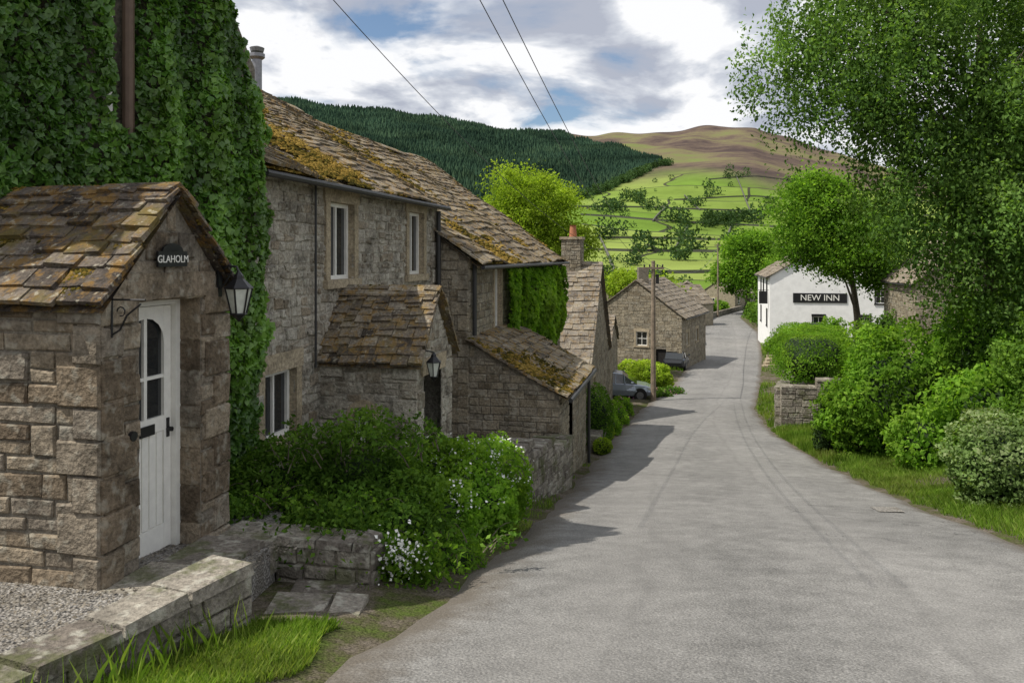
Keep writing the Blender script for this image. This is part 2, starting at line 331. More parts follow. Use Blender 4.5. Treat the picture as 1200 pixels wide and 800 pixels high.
# ---------------------------------------------------------------- building kit
class Fr:
    def __init__(s,o,U,N): s.o=o; s.U=U; s.N=N
    def __call__(s,u,z,d=0): return (s.o[0]+s.U[0]*u+s.N[0]*d, s.o[1]+s.U[1]*u+s.N[1]*d, z)
US=(.2149,.9766)
def segs(u0,u1,holes,gable=None,z1=None):
    def f(zl,zh):
        a,b=u0,u1
        if gable and zh>z1:
            um,za=gable; k=(zh-z1)/(za-z1); a=u0+(um-u0)*k; b=u1+(um-u1)*k
        out=[(a,b)]
        for (h0,h1,k0,k1) in holes:
            if zh>k0+.02 and zl<k1-.02:
                o2=[]
                for (p,q) in out:
                    if h1<=p or h0>=q: o2.append((p,q)); continue
                    if h0>p: o2.append((p,h0))
                    if h1<q: o2.append((h1,q))
                out=o2
        return out
    return f
def block(mb,fr,x0,x1,z0,z1,g,d,j):
    r=random.random(); e=min(.018,(x1-x0)*.15,(z1-z0)*.15)
    w=lambda: uni(-j,j)
    a=[(x0+g+w(),z0+g+w()),(x1-g+w(),z0+g+w()),(x1-g+w(),z1-g+w()),(x0+g+w(),z1-g+w())]
    sg=[(1,1),(-1,1),(-1,-1),(1,-1)]
    o=[fr(p,q,-.01) for p,q in a]; m1=[fr(p+e*.25*sx,q+e*.25*sz,d*.6) for (p,q),(sx,sz) in zip(a,sg)]
    n=[fr(p+e*sx+w()*.4,q+e*sz+w()*.4,d+uni(-.25,.25)*d) for (p,q),(sx,sz) in zip(a,sg)]
    i=len(mb.v); mb.v+=o+m1+n
    for k in range(4):
        k2=(k+1)%4
        mb.f.append((i+k,i+k2,i+4+k2,i+4+k)); mb.r.append(r)
        mb.f.append((i+4+k,i+4+k2,i+8+k2,i+8+k)); mb.r.append(r)
    mb.f.append((i+8,i+9,i+10,i+11)); mb.r.append(r)
def stones(mb,fr,z0,z1,sf,ch=(.14,.24),cl=(.2,.5),prot=(.012,.03),gap=.006,j=.006):
    z=z0
    while z<z1-.03:
        h=min(uni(*ch),z1-z)
        if z1-(z+h)<.07: h=z1-z
        for a,b in sf(z+gap,z+h-gap):
            x=a
            while x<b-.03:
                w=uni(*cl)
                if b-(x+w)<cl[0]*.6: w=b-x
                if h>.15 and random.random()<.2 and cl[1]<.7:
                    hm=z+h*uni(.4,.6); block(mb,fr,x,x+w,z,hm,gap,uni(*prot),j); block(mb,fr,x,x+w,hm,z+h,gap,uni(*prot),j)
                else: block(mb,fr,x,x+w,z,z+h,gap,uni(*prot),j)
                x+=w
        z+=h
def backing(mb,fr,u0,u1,z0,z1,holes,gable=None):
    hs=[h for h in holes]
    us=sorted({u0,u1,*[min(max(h[0],u0),u1) for h in hs],*[min(max(h[1],u0),u1) for h in hs]})
    zs=sorted({z0,z1,*[min(max(h[2],z0),z1) for h in hs],*[min(max(h[3],z0),z1) for h in hs]})
    for a,b in zip(us[:-1],us[1:]):
        for c,d in zip(zs[:-1],zs[1:]):
            mu,mz=(a+b)/2,(c+d)/2
            if any(h[0]<mu<h[1] and h[2]<mz<h[3] for h in hs): continue
            mb.face([fr(a,c),fr(b,c),fr(b,d),fr(a,d)])
    if gable: mb.face([fr(u0,z1),fr(u1,z1),fr(gable[0],gable[1])])
def slates(mb,A,B,C,D,row=.26,wid=(.22,.5),th=.026,jit=.02,wav=.025):
    A,B,C,D=[np.array(p,float) for p in (A,B,C,D)]
    L=np.linalg.norm(B-A); h=np.linalg.norm(D-A); eu=(B-A)/L; up=(D-A)/h; nr=np.cross(eu,up)
    if nr[2]<0: nr=-nr
    n=max(2,int(h/row)); edges=[0]
    for r in range(n): edges.append(edges[-1]+1.25-.5*r/n)
    edges=[e/edges[-1]*h for e in edges]; ph=uni(0,6)
    def Pt(x,s,l): 
        return A+eu*x+up*s+nr*(l+wav*math.sin(x*1.3+ph)+wav*.6*math.sin(s*1.9+x*.7+ph*2))
    for r in range(n):
        s0=edges[r]; s1=min(s0+(edges[r+1]-s0)*1.7,h+.02); x=-uni(0,.3)
        while x<L:
            w=uni(*wid)*(1.15-.4*r/n); a=max(x,-.03)+.004; b=min(x+w,L+.03)-.004; x+=w
            if b-a<.05: continue
            j1=uni(-jit,jit); j2=j1+uni(-.018,.018); t=th*uni(.7,1.5); l=uni(0,.016); tl=uni(-.01,.01)
            lo0=[Pt(a,s0+j1,th*.7+l-tl),Pt(b,s0+j2,th*.7+l+tl)]; lo1=[Pt(b,s1,0),Pt(a,s1,0)]
            hi0=[Pt(a+.005,s0+j1+.006,th*.7+t+l-tl),Pt(b-.005,s0+j2+.006,th*.7+t+l+tl)]; hi1=[Pt(b,s1,t*.7),Pt(a,s1,t*.7)]
            mb.box8(lo0+lo1+hi0+hi1,random.random())
    mb.face([A-nr*.03,B-nr*.03,C-nr*.03,D-nr*.03],.2)
def ridge(mb,D,C,nx,w=.2,zl=.06):
    D=np.array(D,float);C=np.array(C,float); L=np.linalg.norm(C-D); e=(C-D)/L; x=0; nx=np.array([nx[0],nx[1],0])
    while x<L:
        l=min(uni(.45,.65),L-x); a=D+e*(x+.006); b=D+e*(x+l-.006); j=uni(-.01,.015); x+=l
        top=np.array([0,0,zl+j]); 
        for sgn in (1,-1):
            o=nx*sgn*w+np.array([0,0,-w*.65+zl+j])
            mb.box8([a+top-[0,0,.04],b+top-[0,0,.04],b+o-[0,0,.03],a+o-[0,0,.03],a+top,b+top,b+o,a+o],random.random())
def window(B,fr,u0,u1,z0,z1,rec=.13,nx=2,nz=2,trim=.14,frame='white',arch=False,sill=True):
    t=B['trim']
    for q in ([(u0,z0),(u0,z1)],[(u1,z0),(u1,z1)],[(u0,z0),(u1,z0)],[(u0,z1),(u1,z1)]):
        t.face([fr(*q[0],.0),fr(*q[1],.0),fr(*q[1],-rec-.05),fr(*q[0],-rec-.05)])
    B['glass'].face([fr(u0,z0,-rec),fr(u1,z0,-rec),fr(u1,z1,-rec),fr(u0,z1,-rec)])
    w=B[frame]; fw=.06; d0,d1=-rec+.002,-rec+.045
    w.fbox(fr,u0,u0+fw,z0,z1,d0,d1); w.fbox(fr,u1-fw,u1,z0,z1,d0,d1)
    w.fbox(fr,u0+fw,u1-fw,z0,z0+fw,d0,d1); w.fbox(fr,u0+fw,u1-fw,z1-fw,z1,d0,d1)
    for i in range(1,nx):
        x=u0+(u1-u0)*i/nx; w.fbox(fr,x-.02,x+.02,z0+fw,z1-fw,d0,d1-.006)
    for i in range(1,nz):
        x=z0+(z1-z0)*i/nz; w.fbox(fr,u0+fw,u1-fw,x-.02,x+.02,d0,d1-.012)
    if trim:
        t.fbox(fr,u0-trim,u0-.002,z0,z1,-.02,.04,uni(0,1)); t.fbox(fr,u1+.002,u1+trim,z0,z1,-.02,.04,uni(0,1))
        t.fbox(fr,u0-trim-.04,u1+trim+.04,z1+.002,z1+.24,-.02,.043,uni(0,1))
        if sill: t.fbox(fr,u0-trim-.04,u1+trim+.04,z0-.13,z0-.002,-.02,.085,uni(0,1))
KEYS={'walls':None,'mortar':None,'roof':None,'trim':'trim','glass':'glass','white':'white','black':'black','gutter':'gutter','dark':'dark'}
def kit(): return {k:MB() for k in KEYS}
def finish(name,B,loc,mats):
    e=empty(name,loc); names={'glass':'window_glass','white':'window_frames','trim':'stone_dressings','black':'ironwork','gutter':'gutters','dark':'shade_sheet'}
    for k,mb in B.items():
        mt=mats.get(k) or M.get(KEYS.get(k)) or M.get(k) or M['stone2']
        build(names.get(k,k),mb,mt,e,smooth=(k=='moss'))
    return e
def house(B,O,U,L,W,zb,ze,zr,perp=False,holes=None,detail=('front','near'),st=None,sl=None,ov=.22,vo=.12,plainwall=False,gut=True,backs=True):
    U=np.array(U)/np.linalg.norm(U); N=np.array((U[1],-U[0])); O=np.array(O)
    holes=holes or {}; st=st or {}; sl=sl or {}
    fr={'front':Fr(O,U,N),'near':Fr(O-N*W,N,-U),'far':Fr(O+U*L-N*W,N,U),'back':Fr(O-N*W,U,-N)}
    ln={'front':L,'back':L,'near':W,'far':W}
    for k,f in fr.items():
        g=None
        if (k in('front','back'))==perp: g=(ln[k]/2,zr-.04)
        h=holes.get(k,[]); backing(B['walls' if plainwall else 'mortar'],f,0,ln[k],zb,ze,h,g)
        if k in detail and not plainwall:
            stones(B['walls'],f,zb,(zr-.1 if g else ze),segs(0,ln[k],h,g,ze),**st)
            z=zb; i=0
            while z<ze-.2:
                hq=min(uni(.24,.34),ze-z); wq=.34 if i%2 else .2
                for a,b in ((0,wq),(ln[k]-wq,ln[k])):
                    if not any(b>q[0]-.02 and a<q[1]+.02 and z+hq>q[2] and z<q[3] for q in h):
                        block(B['walls'],f,a-.025,b+.025,z,z+hq,.004,.045,.003)
                z+=hq; i+=1
    pt=lambda t,p,z: (O[0]+U[0]*t+N[0]*p,O[1]+U[1]*t+N[1]*p,z)
    if not perp:
        s=(zr-ze)/(W/2); zo=ze-s*ov
        slates(B['roof'],pt(-vo,ov,zo),pt(L+vo,ov,zo),pt(L+vo,-W/2,zr),pt(-vo,-W/2,zr),**sl)
        slates(B['roof'],pt(L+vo,-W-ov,zo),pt(-vo,-W-ov,zo),pt(-vo,-W/2,zr),pt(L+vo,-W/2,zr),**sl)
        ridge(B['roof'],pt(-vo,-W/2,zr),pt(L+vo,-W/2,zr),N)
        if gut: B['gutter'].tube([pt(-.05,ov+.05,zo-.03),pt(L+.05,ov+.05,zo-.03)],.045,8)
    else:
        s=(zr-ze)/(L/2); zo=ze-s*ov
        slates(B['roof'],pt(-ov,-W-.05,zo),pt(-ov,vo,zo),pt(L/2,vo,zr),pt(L/2,-W-.05,zr),**sl)
        slates(B['roof'],pt(L+ov,-W-.05,zo),pt(L+ov,vo,zo),pt(L/2,vo,zr),pt(L/2,-W-.05,zr),**sl)
        ridge(B['roof'],pt(L/2,-W-.05,zr),pt(L/2,vo,zr),U)
    return fr,pt
def text(body,mat,fr,u,z,d,size,parent,right,outn):
    c=bpy.data.curves.new('lettering','FONT'); c.body=body; c.size=size; c.align_x='CENTER'; c.align_y='CENTER'; c.extrude=.003
    c.materials.append(mat); o=bpy.data.objects.new('lettering',c); S.collection.objects.link(o)
    r=Vector((*right,0)).normalized(); n=Vector((*outn,0)).normalized()
    mx=Matrix((( r.x,0,n.x,0),(r.y,0,n.y,0),(0,1,0,0),(0,0,0,1))); mx.translation=Vector(fr(u,z,d))
    o.parent=parent; o.matrix_parent_inverse=Matrix.Translation(-parent.location); o.matrix_basis=mx
NS=(.9766,-.2149)
def lantern(B,P,sc=1.0):
    x,y,z=P
    def ring(r,zz): return [(x+r*math.cos(a)*sc,y+r*math.sin(a)*sc,z+zz*sc) for a in [math.pi/6+math.pi/3*k for k in range(6)]]
    def loft(mb,r0,z0,r1,z1):
        a,b=ring(r0,z0),ring(r1,z1)
        for k in range(6): mb.face([a[k],a[(k+1)%6],b[(k+1)%6],b[k]])
    loft(B['lantern'],.062,.03,.115,.25)
    blk=B['black']
    a,b=ring(.066,.02),ring(.12,.26)
    for k in range(6): blk.tube([a[k],b[k]],.009*sc,5); blk.tube([b[k],b[(k+1)%6]],.011*sc,5); blk.tube([a[k],a[(k+1)%6]],.011*sc,5)
    loft(blk,.135,.255,.05,.34); loft(blk,.05,.34,.045,.37); loft(blk,.045,.37,.012,.41); loft(blk,.07,.02,.03,-.02); loft(blk,.03,-.02,.006,-.05)
lm=Lump(1.5); lm2=Lump(5)
def cushion(mb,p,r,h,rv):
    i=len(mb.v); n=7; ph=uni(0,6)
    rr=[[r*uni(.8,1.15)*k for _ in range(n)] for k in (1.,.7)]
    for lv,(zz) in enumerate((-.01,h*.7)):
        for j in range(n):
            a=ph+2*math.pi*j/n; mb.v.append((p[0]+rr[lv][j]*math.cos(a),p[1]+rr[lv][j]*math.sin(a),p[2]+zz-(.0)))
    mb.v.append((p[0],p[1],p[2]+h))
    for j in range(n):
        k=(j+1)%n; mb.f.append((i+j,i+k,i+n+k,i+n+j)); mb.r.append(rv); mb.f.append((i+n+j,i+n+k,i+2*n)); mb.r.append(rv)
def moss_on(mb,A,B_,C,D,n,thr,rs=(.015,.05),pw=1.1,lift=.035,cb=0):
    A,B_,C,D=[np.array(q,float) for q in (A,B_,C,D)]
    a=rng.random(n); b=rng.random(n)**pw
    P=A+(B_-A)*a[:,None]+(D-A)*b[:,None]
    v=lm(P)+.7*lm2(P)+rng.normal(size=n)*.25; cv=lm2(P*.6)*.25
    for p,q,cc in zip(P,v,cv):
        if q>thr: cushion(mb,p+np.array([0,0,lift]),uni(*rs),uni(.012,.038),min(1,max(0,uni(0,.75)+.10*(q-thr)+cc+cb)))
# ================================================================ 1. Stone porch
B=kit(); B['lantern']=MB(); B['moss']=MB(); O=np.array((-3.1,6.0)); Lp=1.66
door_h=(.43,1.26,-3.0,-.36)
fr,pt=house(B,O,US,Lp,3.2,-3.15,-.28,.56,perp=True,holes={'front':[door_h]},st=dict(ch=(.10,.26),cl=(.18,.62),prot=(.010,.034),gap=.006,j=.010),sl=dict(row=.145,wid=(.18,.44),th=.036,jit=.035,wav=.025),ov=.12,vo=.1)
f=fr['front']; rec=.27
for q in ([(.43,-2.62),(.43,-.36)],[(1.26,-2.62),(1.26,-.36)],[(.43,-.36),(1.26,-.36)]):
    B['trim'].face([f(*q[0],0),f(*q[1],0),f(*q[1],-rec-.08),f(*q[0],-rec-.08)],.3)
B['trim'].fbox(f,.25,1.44,-.355,-.14,-.02,.035,.4)
fj=Fr((f(1.258,0,0)[0],f(1.258,0,0)[1]),(-NS[0],-NS[1]),(-US[0],-US[1]))
stones(B['walls'],fj,-2.66,-.37,segs(0,.26,[]),ch=(.24,.4),cl=(.3,.3),prot=(.004,.012),gap=.004,j=.003)
w=B['white']; d0=-rec
w.fbox(f,.434,.50,-2.62,-.364,d0-.03,d0+.07); w.fbox(f,1.19,1.256,-2.62,-.364,d0-.03,d0+.07); w.fbox(f,.50,1.19,-.43,-.364,d0-.03,d0+.068)
D0,D1=d0-.02,d0+.02
w.fbox(f,.505,.60,-2.60,-.44,D0,D1); w.fbox(f,1.09,1.185,-2.60,-.44,D0,D1)
for a,b_ in ((-2.6,-2.38),(-1.55,-1.42),(-.52,-.44)): w.fbox(f,.60,1.09,a,b_,D0,D1-.003)
w.fbox(f,.60,1.09,-2.38,-1.55,D0,D1-.018); 
for k in range(5): w.fbox(f,.615+k*.096,.70+k*.096-.012,-2.375,-1.555,D1-.018,D1-.008)
B['glass'].face([f(.60,-1.42,D0+.01),f(1.09,-1.42,D0+.01),f(1.09,-.52,D0+.01),f(.60,-.52,D0+.01)])
w.fbox(f,.825,.865,-1.42,-.52,D0,D1-.004); w.fbox(f,.60,.825,-1.08,-1.05,D0,D1-.007); w.fbox(f,.865,1.09,-1.08,-1.05,D0,D1-.007)
for k in range(8):
    a0=k*math.pi/8; a1=(k+1)*math.pi/8; c=.845; R=.245
    w.face([f(c-R*math.cos(a0),-.76+R*.9*math.sin(a0),D1-.002),f(c-R*math.cos(a1),-.76+R*.9*math.sin(a1),D1-.002),f(c-R*math.cos(a1),-.51,D1-.002),f(c-R*math.cos(a0),-.51,D1-.002)])
B['black'].fbox(f,.76,.95,-1.56,-1.47,D1,D1+.012); B['black'].fbox(f,1.12,1.155,-1.62,-1.45,D1,D1+.01)
B['black'].tube([f(1.137,-1.55,D1),f(1.137,-1.55,D1+.05)],.022,8)
B['black'].tube([f(.30,-1.42,.03),f(.30,-1.42,.06)],.04,10)
B['black'].fbox(f,.585,.975,-.09,.04,.045,.065)
for k in range(6):
    a0=k*math.pi/6;a1=(k+1)*math.pi/6
    B['black'].box8([f(.78,.038,.045),f(.78-.14*math.cos(a0),.038+.07*math.sin(a0),.045),f(.78-.14*math.cos(a1),.038+.07*math.sin(a1),.045),f(.78,.045,.045),f(.78,.038,.065),f(.78-.14*math.cos(a0),.038+.07*math.sin(a0),.065),f(.78-.14*math.cos(a1),.038+.07*math.sin(a1),.065),f(.78,.045,.065)])
lp=f(1.50,-.56,.24); lantern(B,lp,1.02)
B['black'].fbox(f,1.47,1.53,-.38,-.08,.03,.05); B['black'].tube([f(1.5,-.14,.04),f(1.5,-.09,.12),f(1.5,-.10,.22),f(1.5,-.15,.24)],.012,6); B['black'].tube([f(1.5,-.32,.04),f(1.5,-.25,.1),f(1.5,-.14,.17)],.009,6)
B['black'].tube([f(.06,-.33,.05),f(.06,-.33,.34)],.008,6); B['black'].tube([f(.06,-.30,.05),f(.06,-.62,.05)],.009,6)
B['black'].tube([f(.06,-.60,.05),f(.06,-.56,.12),f(.06,-.45,.18),f(.06,-.36,.30)],.008,6)
B['black'].tube([f(.06,-.40,.10)]+[f(.06,-.42+.035*math.sin(a),.13-.035*math.cos(a)) for a in np.linspace(0,5,8)],.006,5)
s_=( .56+.28)/(Lp/2)
moss_on(B['moss'],pt(-.12,-3.2,-.28-s_*.12),pt(-.12,.08,-.28-s_*.12),pt(Lp/2,.08,.56),pt(Lp/2,-3.2,.56),15000,-.15,(.010,.036),1.0,.04,-.12)
moss_on(B['moss'],pt(Lp+.12,-3.2,-.28-s_*.12),pt(Lp+.12,.08,-.28-s_*.12),pt(Lp/2,.08,.56),pt(Lp/2,-3.2,.56),2000,.4,(.012,.04))
e=empty('stone_porch',(-3.1,6,-3))
for k,(nm,mt) in {'walls':('walls','porch'),'mortar':('mortar','mortar'),'roof':('roof','slate_m'),'trim':('stone_dressings','porch'),'glass':('door_glass','glass'),'white':('door','white'),'black':('ironwork','black'),'lantern':('lantern_glass','lantern'),'moss':('moss','moss')}.items():
    build(nm,B[k],M[mt],e,smooth=(k=='moss'))
text('GLAHOLM',M['white'],f,.78,-.028,.066,.088,e,US,NS)
# ================================================================ 2. Ivy clad house
B=kit(); UI=np.array((.5,.866)); NI=np.array((.866,-.5)); O2=np.array((-3.15,9.8))-UI*4.5
fr,pt=house(B,O2,UI,4.05,5.0,-3.4,3.35,4.3,st=dict(ch=(.14,.24),cl=(.2,.5)),detail=('near',),gut=False)
f=fr['front']
B['mortar'].face([f(4.0,-3.4,-.02),f(4.5,-3.4,-.02),f(4.5,2.3,-.02),f(4.0,3.2,-.02)])
B['gutter'].tube([f(2.69,1.1,.14),f(2.69,3.6,.14)],.06,10)
B['white'].fbox(f,2.50,2.56,1.3,3.4,-.03,.08)
e=finish('ivy_clad_house',B,(-5,6,-3.2),{'walls':M['stone2'],'mortar':M['mortar'],'roof':M['slate'],'gutter':M['lead']})
def ivy(name,f,ub,z0,z1,n,size=.085,mt='ivy',gap=None,depth=.26,extra=.05,core=True):
    u=rng.random(n)*(ub[1]-ub[0])+ub[0]; z=rng.random(n)*(z1-z0)+z0
    end=np.interp(z,ub[2],ub[3])+.06*np.sin(z*5)+.05*np.sin(z*13+1); k=(u<end)
    if gap is not None: k&=~gap(u,z)
    u=u[k];z=z[k]; n=len(u); 
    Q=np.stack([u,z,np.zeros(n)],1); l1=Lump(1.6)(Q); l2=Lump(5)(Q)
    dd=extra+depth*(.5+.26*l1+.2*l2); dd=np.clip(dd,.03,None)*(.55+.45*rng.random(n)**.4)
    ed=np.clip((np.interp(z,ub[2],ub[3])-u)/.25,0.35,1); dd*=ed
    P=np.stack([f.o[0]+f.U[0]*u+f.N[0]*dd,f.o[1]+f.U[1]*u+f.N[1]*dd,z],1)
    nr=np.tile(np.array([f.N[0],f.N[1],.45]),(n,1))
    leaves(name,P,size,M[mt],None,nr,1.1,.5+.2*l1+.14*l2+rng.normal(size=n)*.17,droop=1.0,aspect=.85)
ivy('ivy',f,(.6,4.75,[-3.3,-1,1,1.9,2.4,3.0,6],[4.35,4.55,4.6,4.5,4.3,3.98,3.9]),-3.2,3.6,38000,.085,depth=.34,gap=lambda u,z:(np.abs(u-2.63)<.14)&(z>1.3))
# ================================================================ 3. Cottage with upper windows
B=kit(); B['lantern']=MB(); B['metal']=MB(); B['moss']=MB(); sh0=.66; O3=np.array((-3.4,9.1))+np.array(US)*sh0; L3=8.15-sh0
k=1.024; W1=[((.13+.9)*k-sh0,(.95+.9)*k-sh0,-2.42,-1.52),((1.99+.9)*k-sh0,(2.85+.9)*k-sh0,-.36,.82),((5.39+.9)*k-sh0,(6.24+.9)*k-sh0,-.36,.86)]
fr,pt=house(B,O3,US,L3,6.6,-4.6,1.2,3.3,holes={'front':W1},st=dict(ch=(.08,.2),cl=(.1,.34),prot=(.004,.032),gap=.012,j=.022),sl=dict(row=.19,wid=(.16,.42),th=.036,jit=.045,wav=.05),ov=.25)
f=fr['front']
for i,h in enumerate(W1): window(B,f,*h,rec=.12,nx=2,nz=1,trim=.15)
B['gutter'].tube([f(1.74,1.05,.07),f(1.74,-1.6,.07)],.018,6)
B['gutter'].tube([f(L3-.13,.95,.12),f(L3-.13,-4.3,.12)],.05,8)
s3=(3.3-1.2)/3.3
moss_on(B['moss'],pt(0,.25,1.2-s3*.25),pt(L3,.25,1.2-s3*.25),pt(L3,-3.3,3.3),pt(0,-3.3,3.3),9500,.35,(.02,.06),1.6,.045)
c0=pt(6.6-sh0,-3.3,3.2); B['metal'].tube([c0,(c0[0],c0[1],4.0)],.10,12); B['metal'].tube([(c0[0],c0[1],4.0),(c0[0],c0[1],4.05),(c0[0],c0[1],4.12),(c0[0],c0[1],4.13)],[.10,.16,.16,.08],12); B['metal'].tube([(c0[0],c0[1],4.16),(c0[0],c0[1],4.24),(c0[0],c0[1],4.28)],[.13,.15,.04],12)
OP=np.array(f((1.71+.9)*k-sh0,0,0)[:2]); OP=OP+np.array(NS)*1.5
aw=(.52,.86,-2.72,-2.18)
fr2,pt2=house(B,OP,US,1.6,1.5,-4.5,-1.42,-.5,perp=True,holes={'near':[aw],'front':[(.3,1.15,-4.5,-1.75)]},st=dict(ch=(.1,.2),cl=(.14,.38),prot=(.006,.022),gap=.008,j=.012),sl=dict(row=.13,wid=(.16,.36),th=.032,jit=.035,wav=.02),ov=.14,vo=.1)
g=fr2['near']; window(B,g,*aw,rec=.12,nx=2,nz=1,trim=0)
s4=.92/.8; moss_on(B['moss'],pt2(-.14,-1.5,-1.42-s4*.14),pt2(-.14,.08,-1.42-s4*.14),pt2(.8,.08,-.5),pt2(.8,-1.5,-.5),2600,.2,(.012,.04))
for kk in range(8):
    a0=kk*math.pi/8;a1=(kk+1)*math.pi/8; c=.69
    B['trim'].box8([g(c-.17*math.cos(a0),-2.35+.17*math.sin(a0),-.11),g(c-.17*math.cos(a1),-2.35+.17*math.sin(a1),-.11),g(c-.27*math.cos(a1),-2.35+.27*math.sin(a1),-.11),g(c-.27*math.cos(a0),-2.35+.27*math.sin(a0),-.11),
      g(c-.17*math.cos(a0),-2.35+.17*math.sin(a0),.045),g(c-.17*math.cos(a1),-2.35+.17*math.sin(a1),.045),g(c-.27*math.cos(a1),-2.35+.27*math.sin(a1),.045),g(c-.27*math.cos(a0),-2.35+.27*math.sin(a0),.045)],uni(0,1))
B['trim'].fbox(g,.42,.52,-2.72,-2.35,-.1,.045,.2); B['trim'].fbox(g,.86,.96,-2.72,-2.35,-.1,.045,.7)
g=fr2['front']; B['dark'].face([g(.3,-4.5,-.3),g(1.15,-4.5,-.3),g(1.15,-1.75,-.3),g(.3,-1.75,-.3)])  # dark sheet across the porch opening, shade painted as colour
B['trim'].fbox(g,.15,1.3,-1.745,-1.5,-.02,.04)
lp=g(.1,-1.75,.22); lantern(B,lp,.9); B['black'].tube([g(.1,-1.5,.02),g(.1,-1.36,.1),g(.1,-1.38,.22)],.012,6)
e=empty('stone_cottage',(-3.4,9.1,-4))
for kk,(nm,mt) in {'walls':('walls','rubble'),'mortar':('mortar','mortar_l'),'roof':('roof','slate'),'trim':('stone_dressings','trim'),'glass':('window_glass','glass'),'white':('window_frames','white'),'black':('ironwork','black'),'gutter':('gutters','gutter'),'dark':('porch_shade_sheet','dark'),'lantern':('lantern_glass','lantern'),'metal':('flue','metal'),'moss':('moss','moss')}.items():
    build(nm,B[kk],M[mt],e,smooth=(kk=='moss'))
# ================================================================ 4. Cottage projecting forward with lean-to
B=kit(); B['moss']=MB(); O4=np.array((-.94,16.9)); L4=12.3
W4=[(2.3,3.0,-1.75,-.3)]
fr,pt=house(B,O4,US,L4,9.7,-6.2,0.0,3.46,holes={'front':W4},st=dict(ch=(.13,.25),cl=(.2,.5),prot=(.008,.03),gap=.008,j=.01),sl=dict(row=.25,wid=(.25,.55),th=.04,jit=.04,wav=.06),ov=.3,vo=.15)
f4=fr['front']; window(B,f4,*W4[0],rec=.12,nx=2,nz=1,trim=.12)
s5=3.46/4.85; moss_on(B['moss'],pt(0,.3,-s5*.3),pt(L4,.3,-s5*.3),pt(L4,-4.85,3.46),pt(0,-4.85,3.46),8500,.6,(.03,.08),1.2,.05)
B['gutter'].tube([f4(.12,-.15,.12),f4(.12,-1.7,.12)],.05,8)
e=finish('stone_cottage',B,(-.94,16.9,-5),{'walls':M['stone2'],'mortar':M['mortar'],'roof':M['slate']})
B=kit(); B['moss']=MB(); OL=np.array(f4(0,0,1.96)[:2]); Ll=4.4; Wl=1.93
frf=Fr(OL,np.array(US),np.array(NS)); frn=Fr(OL-np.array(NS)*Wl,np.array(NS),-np.array(US))
ho=[(1.3,2.0,-5.4,-3.2)]
backing(B['mortar'],frf,0,Ll,-6.0,-2.86,ho); stones(B['walls'],frf,-6.0,-2.86,segs(0,Ll,ho),ch=(.14,.24),cl=(.2,.45))
B['dark'].face([frf(1.3,-5.4,-.2),frf(2,-5.4,-.2),frf(2,-3.2,-.2),frf(1.3,-3.2,-.2)]); B['trim'].fbox(frf,1.15,2.15,-3.195,-3.02,-.02,.04)  # dark sheet painted as the shade inside the doorway
B['mortar'].face([frn(0,-6),frn(Wl,-6),frn(Wl,-2.86),frn(0,-1.84)])
def sl_(zl,zh):
    b=Wl if zh<-2.86 else Wl*(1-(zh+2.86)/1.02); return [(0,b)]
stones(B['walls'],frn,-6.0,-1.9,sl_,ch=(.12,.22),cl=(.18,.42),prot=(.01,.03))
backing(B['mortar'],Fr(frf(Ll,0,0)[:2],-np.array(NS),np.array(US)),0,Wl,-6,-2.86,[])
q=lambda t,p,z:(OL[0]+US[0]*t+NS[0]*p,OL[1]+US[1]*t+NS[1]*p,z)
slates(B['roof'],q(-.1,.2,-2.93),q(Ll+.1,.2,-2.93),q(Ll+.1,-Wl-.02,-1.76),q(-.1,-Wl-.02,-1.76),row=.22,wid=(.25,.5),th=.036,jit=.035)
moss_on(B['moss'],q(-.1,.2,-2.93),q(Ll+.1,.2,-2.93),q(Ll+.1,-Wl-.02,-1.76),q(-.1,-Wl-.02,-1.76),2400,.3,(.025,.065),1.1,.04,-.12)
B['gutter'].tube([q(-.05,.25,-2.97),q(Ll,.25,-2.97)],.05,8); B['gutter'].tube([q(Ll-.1,.1,-2.97),q(Ll-.1,.1,-5.4)],.04,8)
finish('stone_outbuilding',B,(OL[0],OL[1],-5.4),{'walls':M['stone2'],'mortar':M['mortar'],'roof':M['slate']})
ivy('climbing_plant',f4,(3.1,12.0,[-5,-3.5,-2.2,-1.5,-.4,0],[10.5,11,11.9,12,11.9,11]),-3.3,-.35,10000,.15,'bright',depth=.5)
# ================================================================ 5. Low cottage with chimney (gable to road)
B=kit(); B['terra']=MB(); O5=np.array((2.95,31.))
fr,pt=house(B,O5,US,8.0,7,-7.5,-4.2,-.3,perp=True,holes={'front':[(1.6,2.4,-6,-5)]},st=dict(ch=(.14,.26),cl=(.22,.5)),sl=dict(row=.3,wid=(.35,.6),th=.045,jit=.04),ov=.3,vo=.15)
window(B,fr['front'],1.6,2.4,-6,-5)
fc=Fr(pt(3.6,-1.6,0)[:2],np.array(US),np.array(NS))
fcn=Fr(pt(3.6,-1.6,0)[:2],np.array(NS),-np.array(US))
B['mortar'].fbox(fc,0,.9,-1.2,.72,0,.85); stones(B['walls'],fcn,-1.0,.72,segs(0,.85,[]),ch=(.16,.25),cl=(.2,.4)); stones(B['walls'],Fr(fc(0,0,.85)[:2],np.array(US),np.array(NS)),-1.,.72,segs(0,.9,[]),ch=(.16,.25),cl=(.2,.4))
B['trim'].fbox(fc,-.07,.97,.722,.84,-.07,.92)
cp=fc(.45,.84,.45); B['terra'].tube([cp,(cp[0],cp[1],1.0),(cp[0],cp[1],1.32),(cp[0],cp[1],1.36)],[.17,.16,.13,.17],12)
e=empty('stone_cottage',(2.95,31,-7))
